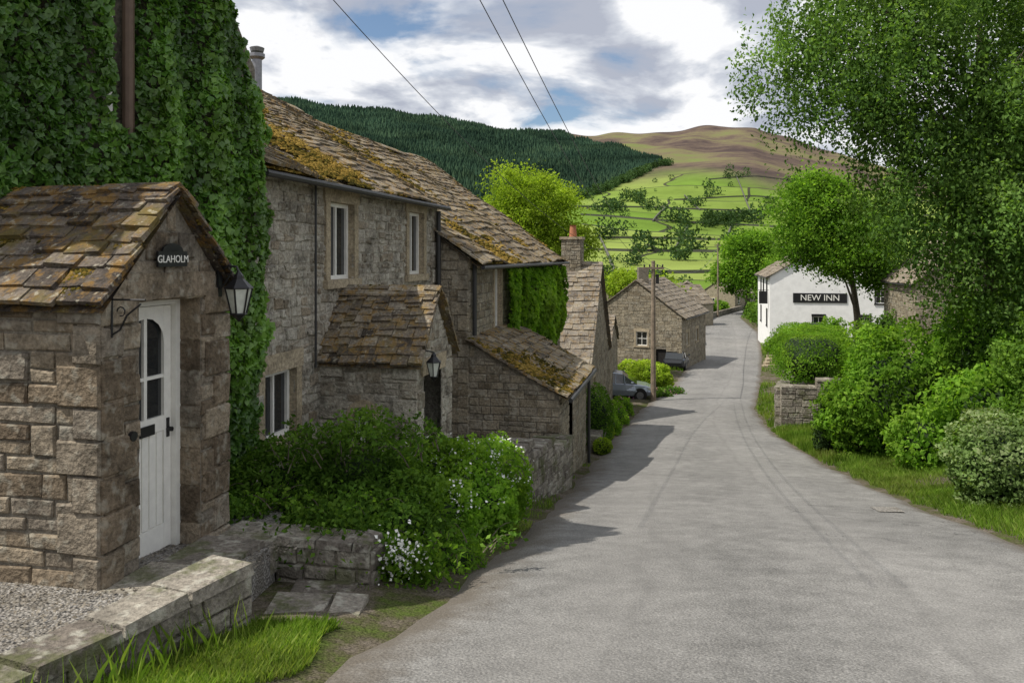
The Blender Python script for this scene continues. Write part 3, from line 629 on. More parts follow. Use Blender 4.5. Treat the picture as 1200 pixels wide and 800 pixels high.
for kk,(nm,mt) in {'walls':('walls','stone2'),'mortar':('mortar','mortar'),'roof':('roof','slate_g'),'trim':('stone_dressings','trim'),'glass':('window_glass','glass'),'white':('window_frames','white'),'terra':('chimney_pot','terra')}.items(): build(nm,B[kk],M[mt],e)
B=kit(); fr,pt=house(B,(4.9,40.5),US,5,4,-8.6,-4.6,-3.2,perp=True,holes={},st=dict(ch=(.16,.26),cl=(.25,.5)),sl=dict(row=.34,wid=(.35,.6),th=.04))
finish('stone_outbuilding',B,(4.9,40.5,-8),{'walls':M['stone2'],'mortar':M['mortar'],'roof':M['slate_g']})
# 6. farther house, turned toward the road
B=kit(); U6=np.array((.42,.91)); O6=np.array((13.0,61.0))
fr,pt=house(B,O6,U6,9,7.2,-9.2,-4.6,-1.9,holes={'near':[(3.6,4.5,-7.0,-5.9),(5.2,6.0,-9.2,-7.2)],'front':[(1.5,2.4,-7,-6),(5,5.9,-7,-6)]},st=dict(ch=(.2,.3),cl=(.3,.6)),sl=dict(row=.42,wid=(.4,.7),th=.045),ov=.3)
window(B,fr['near'],3.6,4.5,-7.0,-5.9,nx=2); window(B,fr['front'],1.5,2.4,-7,-6); window(B,fr['front'],5,5.9,-7,-6)
B['dark'].face([fr['near'](5.2,-9.2,-.12),fr['near'](6.0,-9.2,-.12),fr['near'](6.0,-7.2,-.12),fr['near'](5.2,-7.2,-.12)])  # doorway shade painted as a flat dark sheet
c=pt(2,-3.6,0); B['mortar'].box8([(c[0]-.4,c[1]-.4,-2.3),(c[0]+.4,c[1]-.4,-2.3),(c[0]+.4,c[1]+.4,-2.3),(c[0]-.4,c[1]+.4,-2.3),(c[0]-.4,c[1]-.4,-.9),(c[0]+.4,c[1]-.4,-.9),(c[0]+.4,c[1]+.4,-.9),(c[0]-.4,c[1]+.4,-.9)])
finish('stone_house',B,(13,61,-9),{'walls':M['stone2'],'mortar':M['mortar'],'roof':M['slate_g']})
# 7. distant cottages
for i,(x,y,L,W,ang) in enumerate([(27,118,9,7,1.2),(33,134,12,7,1.35),(42,150,10,7,.9),(22,108,7,6,.5),(20,140,10,7,1.3)]):
    B=kit(); zb=gz(x,y)-.5
    house(B,(x,y),(math.cos(ang),math.sin(ang)),L,W,zb,zb+3.6,zb+6.0,plainwall=True,detail=(),sl=dict(row=.6,wid=(.6,1.2),th=.05),gut=False)
    U=np.array((math.cos(ang),math.sin(ang))); N=np.array((U[1],-U[0])); f=Fr(np.array((x,y)),U,N); fn=Fr(np.array((x,y))-N*W,N,-U)
    for a in (1.2,L-2.4): window(B,f,a,a+.9,zb+1.6,zb+2.8,rec=-.02)
    window(B,fn,2,3,zb+1.6,zb+2.7,rec=-.02)
    finish('stone_cottage',B,(x,y,zb),{'walls':M['stone2'],'roof':M['slate_g']})
# ================================================================ 8. White inn (right)
B=kit(); UP=np.array((-.22,-1.))/1.024; NP=np.array((UP[1],-UP[0])); Lq=13
near_corner=np.array((24.6,76.)); Oq=near_corner-UP*Lq; Wq=12.5
hf=[(3.5,4.4,-3.6,-2.4),(6.3,7.2,-3.6,-2.4),(9.8,10.7,-3.6,-2.4),(3.5,4.4,-6.8,-5.4),(9.8,10.7,-6.8,-5.4)]
hn=[(2.2,3.1,-4.4,-3.2),(3.6,4.5,-6.9,-5.7),(7.6,8.6,-6.9,-5.7)]
fr,pt=house(B,Oq,UP,Lq,Wq,-9.8,-1.9,1.9,holes={'front':hf,'far':hn},plainwall=True,sl=dict(row=.4,wid=(.4,.7),th=.045),ov=.3,vo=.2)
for h in hf: window(B,fr['front'],*h,frame='black',trim=.1)
ff=fr['far']
for h in hn: window(B,ff,*h,frame='white',trim=.1)
B['black'].fbox(ff,Wq-6.9,Wq-2.1,-4.4,-3.5,.02,.07)
B['black'].fbox(fr['front'],11.9,12.0,-4.6,-3.4,.1,.9); B['black'].tube([fr['front'](11.95,-3.3,0),fr['front'](11.95,-3.3,1.0)],.03,6)
e=finish('white_inn',B,(24.6,75,-9.5),{'walls':M['render'],'roof':M['slate_g'],'trim':M['black']})
text('NEW INN',M['white'],ff,Wq-4.5,-3.95,.08,.8,e,(-NP[0],-NP[1]),UP)
# 9. stone cottage behind trees right
B=kit(); Uc=np.array((-.22,-1.))/1.024
fr,pt=house(B,np.array((23.4,50.)),Uc,7,8,-8.5,-1.4,1.9,holes={'far':[(5.2,6.1,-4.9,-3.6)]},detail=('far','front'),st=dict(ch=(.18,.28),cl=(.25,.55)),sl=dict(row=.35,wid=(.35,.6),th=.04))
window(B,fr['far'],5.2,6.1,-4.9,-3.6)
finish('stone_cottage',B,(22,46,-8),{'walls':M['stone2'],'mortar':M['mortar'],'roof':M['slate_g']})
# ================================================================ walls
def drywall(name,pts,h,th,mt='wallst',cope=True,ch=(.1,.2),cl=(.18,.42),zt=None,zb=None):
    B_={'w':MB(),'m':MB()}
    for k in range(len(pts)-1):
        a=np.array(pts[k][:2],float); b=np.array(pts[k+1][:2],float); L=np.linalg.norm(b-a); n=max(1,int(L/1.2)); 
        zt0=zt[k] if zt else None; zt1=zt[k+1] if zt else None
        for i in range(n):
            p=a+(b-a)*i/n; q_=a+(b-a)*(i+1)/n; U=(q_-p)/np.linalg.norm(q_-p); N=np.array((U[1],-U[0])); l=np.linalg.norm(q_-p)
            m_=(p+q_)/2; zg=(zb if zb is not None else gz(*m_)-.25); top=(zt0+(zt1-zt0)*(i+.5)/n) if zt else gz(*m_)+h
            f1=Fr(p+N*th/2,U,N); f2=Fr(p-N*th/2,U,-N)
            B_['m'].fbox(Fr(p,U,N),0,l,zg,top-.01,-th/2+.005,th/2-.005)
            for f_ in (f1,f2): stones(B_['w'],f_,zg,top,segs(0,l,[]),ch=ch,cl=cl,prot=(.008,.035),gap=.006,j=.01)
            if k==0 and i==0: stones(B_['w'],Fr(p-N*th/2,N,-U),zg,top,segs(0,th,[]),ch=ch,cl=cl,prot=(.008,.03),gap=.006,j=.008)
            if k==len(pts)-2 and i==n-1: stones(B_['w'],Fr(q_-N*th/2,N,U),zg,top,segs(0,th,[]),ch=ch,cl=cl,prot=(.008,.03),gap=.006,j=.008)
            if cope:
                x=0; fc_=Fr(p,U,N)
                while x<l-.02:
                    w=min(uni(.28,.6),l-x); 
                    if l-x-w<.15: w=l-x
                    t0,t1=top+uni(.06,.09),top+uni(.06,.09); o=uni(.02,.05)
                    B_['w'].box8([fc_(x+.005,top,-th/2-o),fc_(x+w-.005,top,-th/2-o),fc_(x+w-.005,top,th/2+o),fc_(x+.005,top,th/2+o),
                       fc_(x+.015,t0,-th/2-o+.015),fc_(x+w-.015,t1,-th/2-o+.015),fc_(x+w-.015,t1+uni(-.01,.01),th/2+o-.015),fc_(x+.015,t0+uni(-.01,.01),th/2+o-.015)],random.random()); x+=w
    e=empty(name,(pts[0][0],pts[0][1],gz(*pts[0][:2]))); build('stones',B_['w'],M[mt],e); build('core',B_['m'],M['mortar'],e); return e
drywall('garden_wall',[(-3.75,2.6),(-2.9,4.1),(-2.08,5.95)],0,.32,zt=[-2.05,-2.26,-2.42],zb=-3.1,ch=(.10,.18),cl=(.2,.45))
drywall('roadside_wall',[(-.25,12.2),(1.05,16.2)],.85,.35)
drywall('garden_wall',[(9.95,29.5),(13.35,38),(18.3,50)],1.45,.4,ch=(.16,.28),cl=(.25,.55))
drywall('garden_wall',[(9.95,29.5),(13.5,28.6)],1.45,.4,ch=(.16,.28),cl=(.25,.55))
drywall('garden_wall',[(2.35,22.6),(3.0,26.5),(3.4,30.5)],.45,.3)
drywall('field_wall',[(19.3,82),(24,104),(30,124),(44,152)],1.0,.5,ch=(.2,.4),cl=(.4,.9),cope=False)
drywall('planter_wall',[(-2.15,7.55),(-1.25,7.35)],0,.3,zt=[-2.72,-2.62],zb=-3.4)
mb=MB(); yz=lambda y:-2.46-max(0,y-5.5)*.09
poly=[(-9,1.5),(-4.2,1.5),(-3.75,2.6),(-2.95,4.1),(-2.15,5.95),(-2.2,7.4),(-2.6,9.2),(-9,9.2)]
mb.face([(x,y,yz(y)) for x,y in poly[:5]]+[(-9,5.95,yz(5.95))]); mb.face([(-9,5.95,yz(5.95)),(-2.15,5.95,yz(5.95)),(-2.2,7.4,yz(7.4)),(-2.6,9.2,yz(9.2)),(-9,9.2,yz(9.2))])
mb.face([(-2.15,5.95,yz(5.95)),(-2.2,7.4,yz(7.4)),(-2.2,7.4,-3.3),(-2.15,5.95,-3.3)])
build('gravel_yard',mb,M['gravel'])
n=5000; P=np.stack([-4.6+2.7*rng.random(n),4.2+3.2*rng.random(n),np.zeros(n)],1); P=P[P[:,0]<-2.95+(P[:,1]-4.1)*.43-.2]; P[:,2]=[yz(y)+.006 for y in P[:,1]]
leaves('loose_gravel',P,.024,M['mortar'],None,np.array([[0,0,1.]]).repeat(len(P),0),2,None,0,.9)
mb=MB(); fs=Fr(O,np.array(US),np.array(NS))
for a,b_,z in ((-.3,.55,-2.5),(.56,1.3,-2.54),(1.31,1.9,-2.6)): mb.fbox(fs,a,b_,-2.9,z,.03,.62,random.random())
build('stone_step',mb,M['wallst'])
mb=MB()
for (x0,y0,x1,y1) in ((-1.98,6.1,-1.5,6.75),(-1.95,6.77,-1.38,7.25),(-1.48,6.15,-1.2,6.75)):
    zt=float(PZ((y0+y1)/2))+.06; mb.box8([(x0,y0,zt-.25),(x1,y0,zt-.25),(x1,y1,zt-.25),(x0,y1,zt-.25),(x0+.02,y0+.02,zt),(x1-.02,y0+.01,zt-.01),(x1-.01,y1-.02,zt-.02),(x0,y1-.02,zt)],random.random())
build('stone_paving',mb,M['wallst'])
# ================================================================ foliage generators
def sphere_pts(n):
    d=norm(rng.normal(size=(n,3))); return d
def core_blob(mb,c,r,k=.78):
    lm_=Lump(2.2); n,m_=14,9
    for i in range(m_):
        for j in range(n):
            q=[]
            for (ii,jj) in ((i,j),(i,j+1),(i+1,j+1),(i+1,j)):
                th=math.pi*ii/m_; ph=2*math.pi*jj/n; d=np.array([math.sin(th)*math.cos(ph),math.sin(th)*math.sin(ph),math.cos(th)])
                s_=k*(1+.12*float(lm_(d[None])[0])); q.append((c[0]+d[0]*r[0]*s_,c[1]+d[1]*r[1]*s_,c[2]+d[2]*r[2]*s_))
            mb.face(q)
def bush(name,blobs,dens,size,mt,lump=.16,core=True,droop=.3,flowers=None,nk=.8,aspect=.6,box=0,f=3.0,kcore=.68):
    c0=blobs[0][0]; e=empty(name,(c0[0],c0[1],gz(c0[0],c0[1]))); mb=MB(); PP=[];NN=[];RR=[]
    for c,r in blobs:
        c=np.array(c,float); r=np.array(r,float); area=12.6*((r[0]*r[1])**1.6/3+(r[0]*r[2])**1.6/3+(r[1]*r[2])**1.6/3)**(1/1.6)
        n=int(area*dens); d=sphere_pts(n); l1=Lump(f)(d); l2=Lump(f*3)(d)
        dd=d; nn=d/r
        if box: d2=d/np.max(np.abs(d),axis=1,keepdims=True); dd=d2*box+d*(1-box); nn=np.sign(d2)*(np.abs(d2)>.97)
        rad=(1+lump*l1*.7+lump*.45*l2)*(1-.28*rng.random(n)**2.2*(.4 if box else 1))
        P=c+dd*r*rad[:,None]; PP.append(P); NN.append(norm(nn)); RR.append(.45+.16*l1+.12*l2+rng.normal(size=n)*.17+.1*d[:,2]);  # leaf tint lighter toward the top, light from above put into colour
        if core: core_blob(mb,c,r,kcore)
    P=np.concatenate(PP);Nn=np.concatenate(NN);R=np.concatenate(RR)
    g=H(P[:,0],P[:,1]); k=P[:,2]>g-.02; P,Nn,R=P[k],Nn[k],R[k]
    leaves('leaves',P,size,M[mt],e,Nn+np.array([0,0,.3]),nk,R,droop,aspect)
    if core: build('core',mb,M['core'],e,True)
    if flowers:
        n,sz,fm,zmin=flowers; k=np.where((P[:,2]>zmin)&(Nn[:,2]>-.1))[0]; k=rng.choice(k,min(n,len(k)),replace=False)
        Q=np.repeat(P[k]+Nn[k]*.03,5,axis=0)+rng.normal(size=(5*len(k),3))*sz*.9
        leaves('flowers',Q,sz,M[fm],e,None,1,None,0,.9)
    return e
def tree(name,base,tr,lobes,ncl,per,size,rc,mt,droop=0,strand=0,trunk_top=None,bark='bark',flat=.7,aspect=.6,limbs=True):
    base=np.array(base,float); e=empty(name,base.tolist()); PP=[];RR=[]; mb=MB()
    zt=trunk_top if trunk_top is not None else np.mean([l[2] for l in lobes]); top=np.array([np.mean([l[0] for l in lobes])*.5+base[0]*.5,np.mean([l[1] for l in lobes])*.5+base[1]*.5,zt])
    tp=[base+(top-base)*t+np.array([math.sin(t*5)*tr*.5,math.cos(t*4)*tr*.4,0]) for t in np.linspace(0,1,8)]; tp[0]=base-np.array([0,0,.3])
    mb.tube(tp,[tr*(1.35 if i==0 else 1-.65*i/7) for i in range(8)],10)
    vol=np.array([(l[3]*l[4]*l[5])**.67 for l in lobes]); vol/=vol.sum()
    for l,vf in zip(lobes,vol):
        c=np.array(l[:3]);r=np.array(l[3:6]); m_=max(3,int(ncl*vf)); d=sphere_pts(m_); lm_=Lump(2.5)
        rad=(.35+.65*rng.random(m_)**.55)*(1+.22*lm_(d)); C=c+d*r*rad[:,None]
        st=tp[random.choice((3,4,5,6))]; 
        if limbs:
            mid=st*.5+c*.5+np.array([0,0,.2*r[2]]); mb.tube([st,mid,c],[tr*.34,tr*.2,tr*.08],7)
            for q in C[::max(1,m_//7)]: 
                a=mid if random.random()<.4 else c; mb.tube([a,(a+q)/2+np.array([0,0,.12*r[2]]),q],[tr*.09,tr*.05,tr*.02],5)
        cr=rng.random(m_)
        for q,cv in zip(C,cr):
            n=int(per*uni(.5,1.5)); s_=rc*uni(.6,1.3)
            p=q+rng.normal(size=(n,3))*np.array([s_,s_,s_*flat])
            if strand:
                ns=7; sp=q+rng.normal(size=(ns,3))*np.array([s_,s_,s_*.4]); ln=strand*(.4+.9*rng.random(ns)); kk=rng.integers(0,ns,n); t=rng.random(n)
                p=sp[kk]+np.stack([rng.normal(size=n)*.09*(1+t),rng.normal(size=n)*.09*(1+t),-t*ln[kk]],1)
            PP.append(p); RR.append(.2+.45*cv+rng.normal(size=n)*.16+.15*(p[:,2]-c[2])/r[2])  # upper leaves of each lobe tinted lighter, painting in light from above
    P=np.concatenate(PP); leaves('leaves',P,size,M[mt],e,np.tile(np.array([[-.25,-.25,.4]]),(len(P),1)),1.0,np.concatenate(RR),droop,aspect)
    build('trunk_and_limbs',mb,M[bark],e,True); return e
def grass(name,P,h,mt='grass',w=.012,lean=.45,parent=None):
    n=len(P); hh=h*(.4+.9*rng.random(n)); a=rng.random(n)*6.28; dx=np.stack([np.cos(a),np.sin(a),np.zeros(n)],1)*w*.5
    b=rng.random(n)*6.28; ln=(np.stack([np.cos(b),np.sin(b),np.zeros(n)],1))*(hh*lean*rng.random(n))[:,None]
    v=np.empty((n,4,3)); v[:,0]=P-dx; v[:,1]=P+dx; v[:,2]=P+ln*.45+dx*.7+np.stack([0*hh,0*hh,hh*.6],1); v[:,3]=P+ln+np.stack([0*hh,0*hh,hh],1)
    return quadmesh(name,v.reshape(-1,3),4,M[mt],parent,np.clip(.5+.25*Lump(1.5)(P)+rng.normal(size=n)*.2,0,1))
def scatter(n,xf,y0,y1,lump=None,thr=-9):
    y=y0+(y1-y0)*rng.random(n); x0,x1=xf(y); x=x0+(x1-x0)*rng.random(n); P=np.stack([x,y,H(x,y)-.01],1)
    if lump is not None: P=P[lump(P*1.0)+rng.normal(size=len(P))*.3>thr]
    return P
# --- left foreground
wallx=lambda y:np.interp(y,[3.5,6.0],[-2.95,-1.9])
grass('grass_verge',scatter(26000,lambda y:(wallx(y),np.minimum(LX(y)-.05,wallx(y)+.75+.15*np.sin(y*4))),3.6,6.0,Lump(2),-.5),.085,w=.007,lean=.8)
grass('grass_verge',scatter(9000,lambda y:(LX(y)-.75,LX(y)+.02*np.sin(y*7)),6.9,12.5,Lump(2.5),.5),.06,w=.008,lean=.9)
grass('grass_verge',scatter(2500,lambda y:(LX(y)-.5,LX(y)+.0),12,20,Lump(2),.4),.10)
P=scatter(200,lambda y:(wallx(y)+.02,wallx(y)+.3),3.9,5.6); grass('seeding_grass',P,.28,w=.005,lean=.6)
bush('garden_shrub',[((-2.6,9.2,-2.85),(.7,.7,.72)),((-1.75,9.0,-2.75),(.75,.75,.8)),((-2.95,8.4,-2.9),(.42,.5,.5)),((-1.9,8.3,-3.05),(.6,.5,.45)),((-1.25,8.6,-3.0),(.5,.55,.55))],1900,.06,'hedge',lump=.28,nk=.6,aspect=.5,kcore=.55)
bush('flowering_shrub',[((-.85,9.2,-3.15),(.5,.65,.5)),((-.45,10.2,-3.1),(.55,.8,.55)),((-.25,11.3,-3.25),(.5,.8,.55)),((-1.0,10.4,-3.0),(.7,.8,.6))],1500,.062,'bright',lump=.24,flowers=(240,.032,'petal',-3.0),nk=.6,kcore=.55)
def sprays(name,c,n,ln,mt,size,up=1.0):
    e=empty(name,c); PP=[]
    mb=MB()
    for i in range(n):
        a=uni(0,6.28); l=ln*uni(.6,1.2); p0=np.array(c)+np.array([uni(-.9,.9),uni(-.5,.5),uni(-.1,.1)]); d=np.array([math.cos(a)*.5,math.sin(a)*.5,0])
        pts=[p0+d*l*t+np.array([0,0,up*l*(t-.7*t*t)]) for t in np.linspace(0,1,6)]; mb.tube(pts,[.008,.006,.005,.004,.003,.002],4)
        for t in np.linspace(.1,1,26): PP.append(p0+d*l*t+np.array([0,0,up*l*(t-.7*t*t)])+rng.normal(size=3)*.03)
    leaves('leaves',np.array(PP),size,M[mt],e,None,1,None,.2,.5); build('stems',mb,M['bark'],e)
sprays('rose_sprays',(-1.7,9.0,-2.25),60,.8,'hedge',.065); sprays('rose_sprays',(-.7,10.3,-2.8),44,.55,'bright',.065)
sprays('shrub_sprays',(-1.1,8.2,-3.0),50,.6,'hedge',.065,.6); sprays('shrub_sprays',(-2.3,8.5,-2.7),46,.7,'bright',.06,.7)
P=np.array([-1.02,7.35,-2.78])+rng.normal(size=(260,3))*np.array([.10,.08,.11]); leaves('white_flowers',P,.032,M['petal'],None,None,1,None,0,.9)
P=np.array([-1.0,7.5,-2.95])+rng.normal(size=(1800,3))*np.array([.2,.15,.15]); P=P[P[:,2]>H(P[:,0],P[:,1])]; leaves('herb_clump',P,.06,M['bright'],None,None,1,None,.3)
P=np.array([-1.75,7.75,-2.75])+rng.normal(size=(3500,3))*np.array([.3,.2,.16]); P=P[P[:,2]>-3.3]; leaves('herb_clump',P,.055,M['hedge'],None,None,1,None,.3)
bush('fern_clump',[((-.62,8.4,-3.2),(.3,.4,.25))],1500,.07,'bright',lump=.3,aspect=.3)
bush('yew_bush',[((2.55,24.0,-4.9),(.52,.6,1.05))],700,.07,'hedge',lump=.06)
bush('box_ball',[((2.55,22.4,-5.35),(.28,.28,.26))],1500,.05,'lime',lump=.05)
bush('box_ball',[((2.95,26.2,-5.8),(.4,.4,.4))],900,.06,'lime',lump=.1)
bush('cottage_garden_plants',[((3.4,28.5,-6.0),(.45,1.2,.42)),((4.3,32.5,-6.45),(.4,1.4,.4)),((5.0,36,-6.8),(.4,1.2,.4))],500,.09,'bright',lump=.3,flowers=(40,.06,'pink',-6.9))
bush('garden_shrub',[((8.2,47.5,-7.3),(1.35,1.5,1.1)),((7.1,48.5,-7.4),(1.2,1.2,1.0))],320,.14,'lime',lump=.15)
bush('flower_border',[((9.2,45.8,-7.85),(.8,.6,.35)),((8.4,44.2,-7.75),(.5,.5,.3))],500,.1,'hedge',lump=.3,flowers=(26,.06,'pink',-8.2))
bl=[]; 
for y in np.arange(74,150,3.2):
    x=float(LX(y))-uni(2.2,4.2); bl.append(((x,y,gz(x,y)+uni(.2,.6)),(uni(1.6,2.4),uni(2,2.6),uni(.7,1.5))))
bush('hedgerow',bl,26,.42,'bright',lump=.25)
bl=[]
for y in np.arange(104,190,4):
    x=float(RX(min(y,165)))+uni(2.2,4); bl.append(((x,y,gz(x,y)+.5),(2.2,2.6,uni(1,1.8))))
bush('hedgerow',bl,20,.45,'hedge',lump=.25)
grass('grass_verge',scatter(14000,lambda y:(LX(y)-2.6,LX(y)-.05),60,130),.3,w=.09)
grass('grass_verge',scatter(9000,lambda y:(RX(y)+.05,RX(y)+2.2),30,80,Lump(.6),-.2),.22,w=.05)
grass('grass_verge',scatter(34000,lambda y:(RX(y)+.0+.12*np.abs(np.sin(y*2.3)),RX(y)+1.9),7.5,20,Lump(1.5),-1.2),.12,w=.012,lean=.8)
grass('grass_verge',scatter(12000,lambda y:(RX(y),RX(y)+1.7),20,31,Lump(1),-.9),.18,w=.025)
bush('variegated_bush',[((8.15,12.8,-3.4),(1.15,1.1,.92)),((9.7,12.5,-3.3),(1.3,1.1,1.0))],1100,.07,'variegated',lump=.16)
bush('laurel_shrub',[((10.1,20.6,-3.6),(1.6,1.4,1.8)),((11.6,19.6,-3.0),(1.7,1.4,2.1)),((9.2,21.4,-4.3),(.9,.9,1.1)),((10.5,17.0,-3.5),(1.4,1.0,1.3)),((9.3,17.9,-4.2),(.7,.8,.7))],420,.12,'bright',lump=.32,kcore=.6)
bush('wild_shrub',[((11.9,16.4,-2.8),(1.5,1.3,1.9)),((9.9,14.9,-3.5),(.9,.9,.9)),((11.3,14.3,-2.9),(1.3,1.0,1.4))],600,.09,'hedge',lump=.32,kcore=.6)
bush('dark_conifer_bush',[((8.85,22.2,-4.9),(.45,.45,.75)),((8.85,22.2,-4.3),(.25,.25,.6))],900,.07,'darkleaf',lump=.12)
bl=[]
for y in (30.9,33.3,35.7,38.1): bl.append(((9.95+.4*(y-29.5)+1.0,y,-3.9-.03*(y-31)),(1.15,1.45,.85)))
bush('clipped_hedge',bl,520,.085,'bright',lump=.015,box=.95,kcore=.9)
bush('garden_shrub',[((22.0,66.0,-7.6),(1.0,1.2,.8)),((24.6,68,-7.4),(1.1,1.1,1.0)),((27.5,68,-7.0),(1.1,1,1.7))],200,.18,'bright',lump=.3)
bush('garden_shrub',[((20.6,48.0,-6.3),(1.4,1.6,1.2)),((23,48,-5.2),(2,2,1.8))],180,.18,'hedge',lump=.3)
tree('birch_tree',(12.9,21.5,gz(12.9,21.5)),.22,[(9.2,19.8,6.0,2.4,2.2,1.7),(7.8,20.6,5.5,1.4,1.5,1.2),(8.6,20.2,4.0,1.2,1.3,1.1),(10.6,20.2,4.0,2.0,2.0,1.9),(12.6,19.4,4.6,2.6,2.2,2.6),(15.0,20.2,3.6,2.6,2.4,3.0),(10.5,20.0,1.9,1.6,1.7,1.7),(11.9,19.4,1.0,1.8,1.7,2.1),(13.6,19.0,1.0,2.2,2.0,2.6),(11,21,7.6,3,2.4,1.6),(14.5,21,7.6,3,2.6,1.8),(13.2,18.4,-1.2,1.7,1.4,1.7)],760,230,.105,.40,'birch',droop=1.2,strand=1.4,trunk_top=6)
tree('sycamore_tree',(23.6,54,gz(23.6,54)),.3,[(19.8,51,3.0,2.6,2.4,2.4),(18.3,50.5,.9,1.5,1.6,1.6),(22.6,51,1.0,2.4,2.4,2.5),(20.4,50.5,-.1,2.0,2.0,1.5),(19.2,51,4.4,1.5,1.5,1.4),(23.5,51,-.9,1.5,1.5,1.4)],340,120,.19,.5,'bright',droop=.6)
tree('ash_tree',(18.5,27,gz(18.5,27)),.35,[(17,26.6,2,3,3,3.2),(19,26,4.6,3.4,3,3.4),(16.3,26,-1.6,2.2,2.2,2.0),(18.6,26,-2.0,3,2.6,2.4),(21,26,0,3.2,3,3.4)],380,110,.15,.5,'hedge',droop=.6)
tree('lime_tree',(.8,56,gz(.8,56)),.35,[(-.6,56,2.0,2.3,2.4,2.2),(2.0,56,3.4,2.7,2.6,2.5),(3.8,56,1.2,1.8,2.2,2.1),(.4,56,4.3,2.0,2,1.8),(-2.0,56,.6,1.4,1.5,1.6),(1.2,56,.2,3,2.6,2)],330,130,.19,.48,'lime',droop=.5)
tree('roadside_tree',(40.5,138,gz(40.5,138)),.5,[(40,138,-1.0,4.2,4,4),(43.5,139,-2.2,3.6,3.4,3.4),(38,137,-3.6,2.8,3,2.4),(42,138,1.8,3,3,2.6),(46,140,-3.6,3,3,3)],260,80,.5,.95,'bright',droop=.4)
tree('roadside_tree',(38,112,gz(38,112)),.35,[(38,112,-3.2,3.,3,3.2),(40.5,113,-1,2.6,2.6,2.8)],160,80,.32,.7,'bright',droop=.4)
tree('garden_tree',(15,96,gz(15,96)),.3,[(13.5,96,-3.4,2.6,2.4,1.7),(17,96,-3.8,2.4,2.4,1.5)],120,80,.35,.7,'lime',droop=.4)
def far_trees(name,C,hs,mt,per=90):
    C=np.asarray(C); PP=[];RR=[];SS=[]
    for c,h in zip(C,hs):
        d=sphere_pts(per); p=np.array([c[0],c[1],c[2]+h*.45])+d*np.array([h*.55,h*.55,h*.5])*(.6+.4*rng.random(per)[:,None])*(1+.2*Lump(2)(d))[:,None]
        PP.append(p); RR.append(.35+.3*rng.random()+rng.normal(size=per)*.15); SS.append(np.full(per,h*.16))
    leaves(name,np.concatenate(PP),np.concatenate(SS),M[mt],None,None,1,np.concatenate(RR),.1,.9)
C=[];hs=[]
def addt(x,y,h): C.append((x,y,float(H(np.array([x]),np.array([y]))[0])-.3)); hs.append(h)
def bx(px,y): return (px-600)/933*y
# clumps: distance, bearing centre, spread, count
for y,c_,w_,n in ((300,890,40,8),(330,722,26,6),(360,800,10,3),(400,770,14,4),(420,812,10,3),(430,880,20,5),(470,715,18,6),(480,800,8,2),(560,850,44,18),(585,870,40,16),(540,790,12,5),(640,720,24,10),(660,765,14,6),(700,900,20,6),(720,810,12,4),(760,745,24,12),(800,830,16,5),(850,930,20,6),(500,960,30,9),(250,705,16,6),(230,765,30,6),(620,960,20,6),(900,860,14,4)):
    for i in range(n):
        yy=y*(1+uni(-.05,.05)); addt(bx(c_+random.gauss(0,w_*.5),yy),yy,uni(7,12) if y>350 else uni(4,7))
for i in range(60): 
    yy=uni(320,900); addt(bx(uni(690,1000),yy),yy,uni(3,8))
for i in range(60): 
    yy=uni(300,900); addt(bx(random.choice((uni(-300,640),uni(1000,1500))),yy),yy,uni(6,10))
for i in range(170):
    px=uni(640,785); yy=float(forestb(np.array([min(px,775)]))[0])-uni(0,30); addt(bx(px,yy),yy,uni(7,12))
far_trees('distant_trees',C,hs,'far',80)
n=42000; px=rng.random(n)*900-110; lo=forestb(px); hi=np.minimum(forestt(px),2250); yy=lo+(hi-lo)*rng.random(n)**.8; k=(hi>lo)&(px<786); px=px[k];yy=yy[k]; xx=(px-600)/933*yy
zz=H(xx,yy)-1; hh=6+6*rng.random(len(xx)); R=hh*.34; rv=np.clip(.45+.3*Lump(.012)(np.stack([xx,yy,0*xx],1))+rng.normal(size=len(xx))*.25,0,1)
tri=[]
for j in range(4):
    a0=j*2*math.pi/4;a1=(j+1)*2*math.pi/4
    tri.append(np.stack([np.stack([xx+R*math.cos(a0),yy+R*math.sin(a0),zz],1),np.stack([xx+R*math.cos(a1),yy+R*math.sin(a1),zz],1),np.stack([xx,yy,zz+hh],1)],1))
quadmesh('conifer_forest',np.concatenate(tri).reshape(-1,3),3,M['conifer'],None,np.tile(rv,4))
mb=MB()
def ribbon(pts,h=1.3,w=.8):
    pts=np.array(pts); z=H(pts[:,0],pts[:,1])
    for i in range(len(pts)-1):
        a=pts[i];b_=pts[i+1]; d=(b_-a)/np.linalg.norm(b_-a); nn=np.array((-d[1],d[0]))*w/2
        mb.box8([(*(a-nn),z[i]-.5),(*(b_-nn),z[i+1]-.5),(*(b_+nn),z[i+1]-.5),(*(a+nn),z[i]-.5),(*(a-nn),z[i]+h),(*(b_-nn),z[i+1]+h),(*(b_+nn),z[i+1]+h),(*(a+nn),z[i]+h)],random.random())
for y,a,b_ in ((290,640,1000),(390,640,1050),(470,660,1050),(560,680,1100),(670,660,1100),(780,790,1150),(900,830,1150)):
    t=np.linspace(0,1,40); ph=uni(0,6); p=a+(b_-a)*t; yyy=y*(1+.018*np.sin(t*4+ph)+.006*np.sin(t*13+ph)+.05*(t-.5)*uni(-1,1)); ribbon(np.stack([(p-600)/933*yyy,yyy],1))
for px0,y0,y1 in ((720,290,470),(790,390,560),(850,470,670),(915,390,560),(765,560,700),(930,560,900),(880,670,900),(820,670,780),(970,670,900)):
    t=np.linspace(0,1,26); yyy=y0+(y1-y0)*t; ribbon(np.stack([(px0+(18*t*(1 if px0%20 else -1))-600)/933*yyy,yyy],1))
build('field_walls',mb,M['walldark'])
mb=MB()
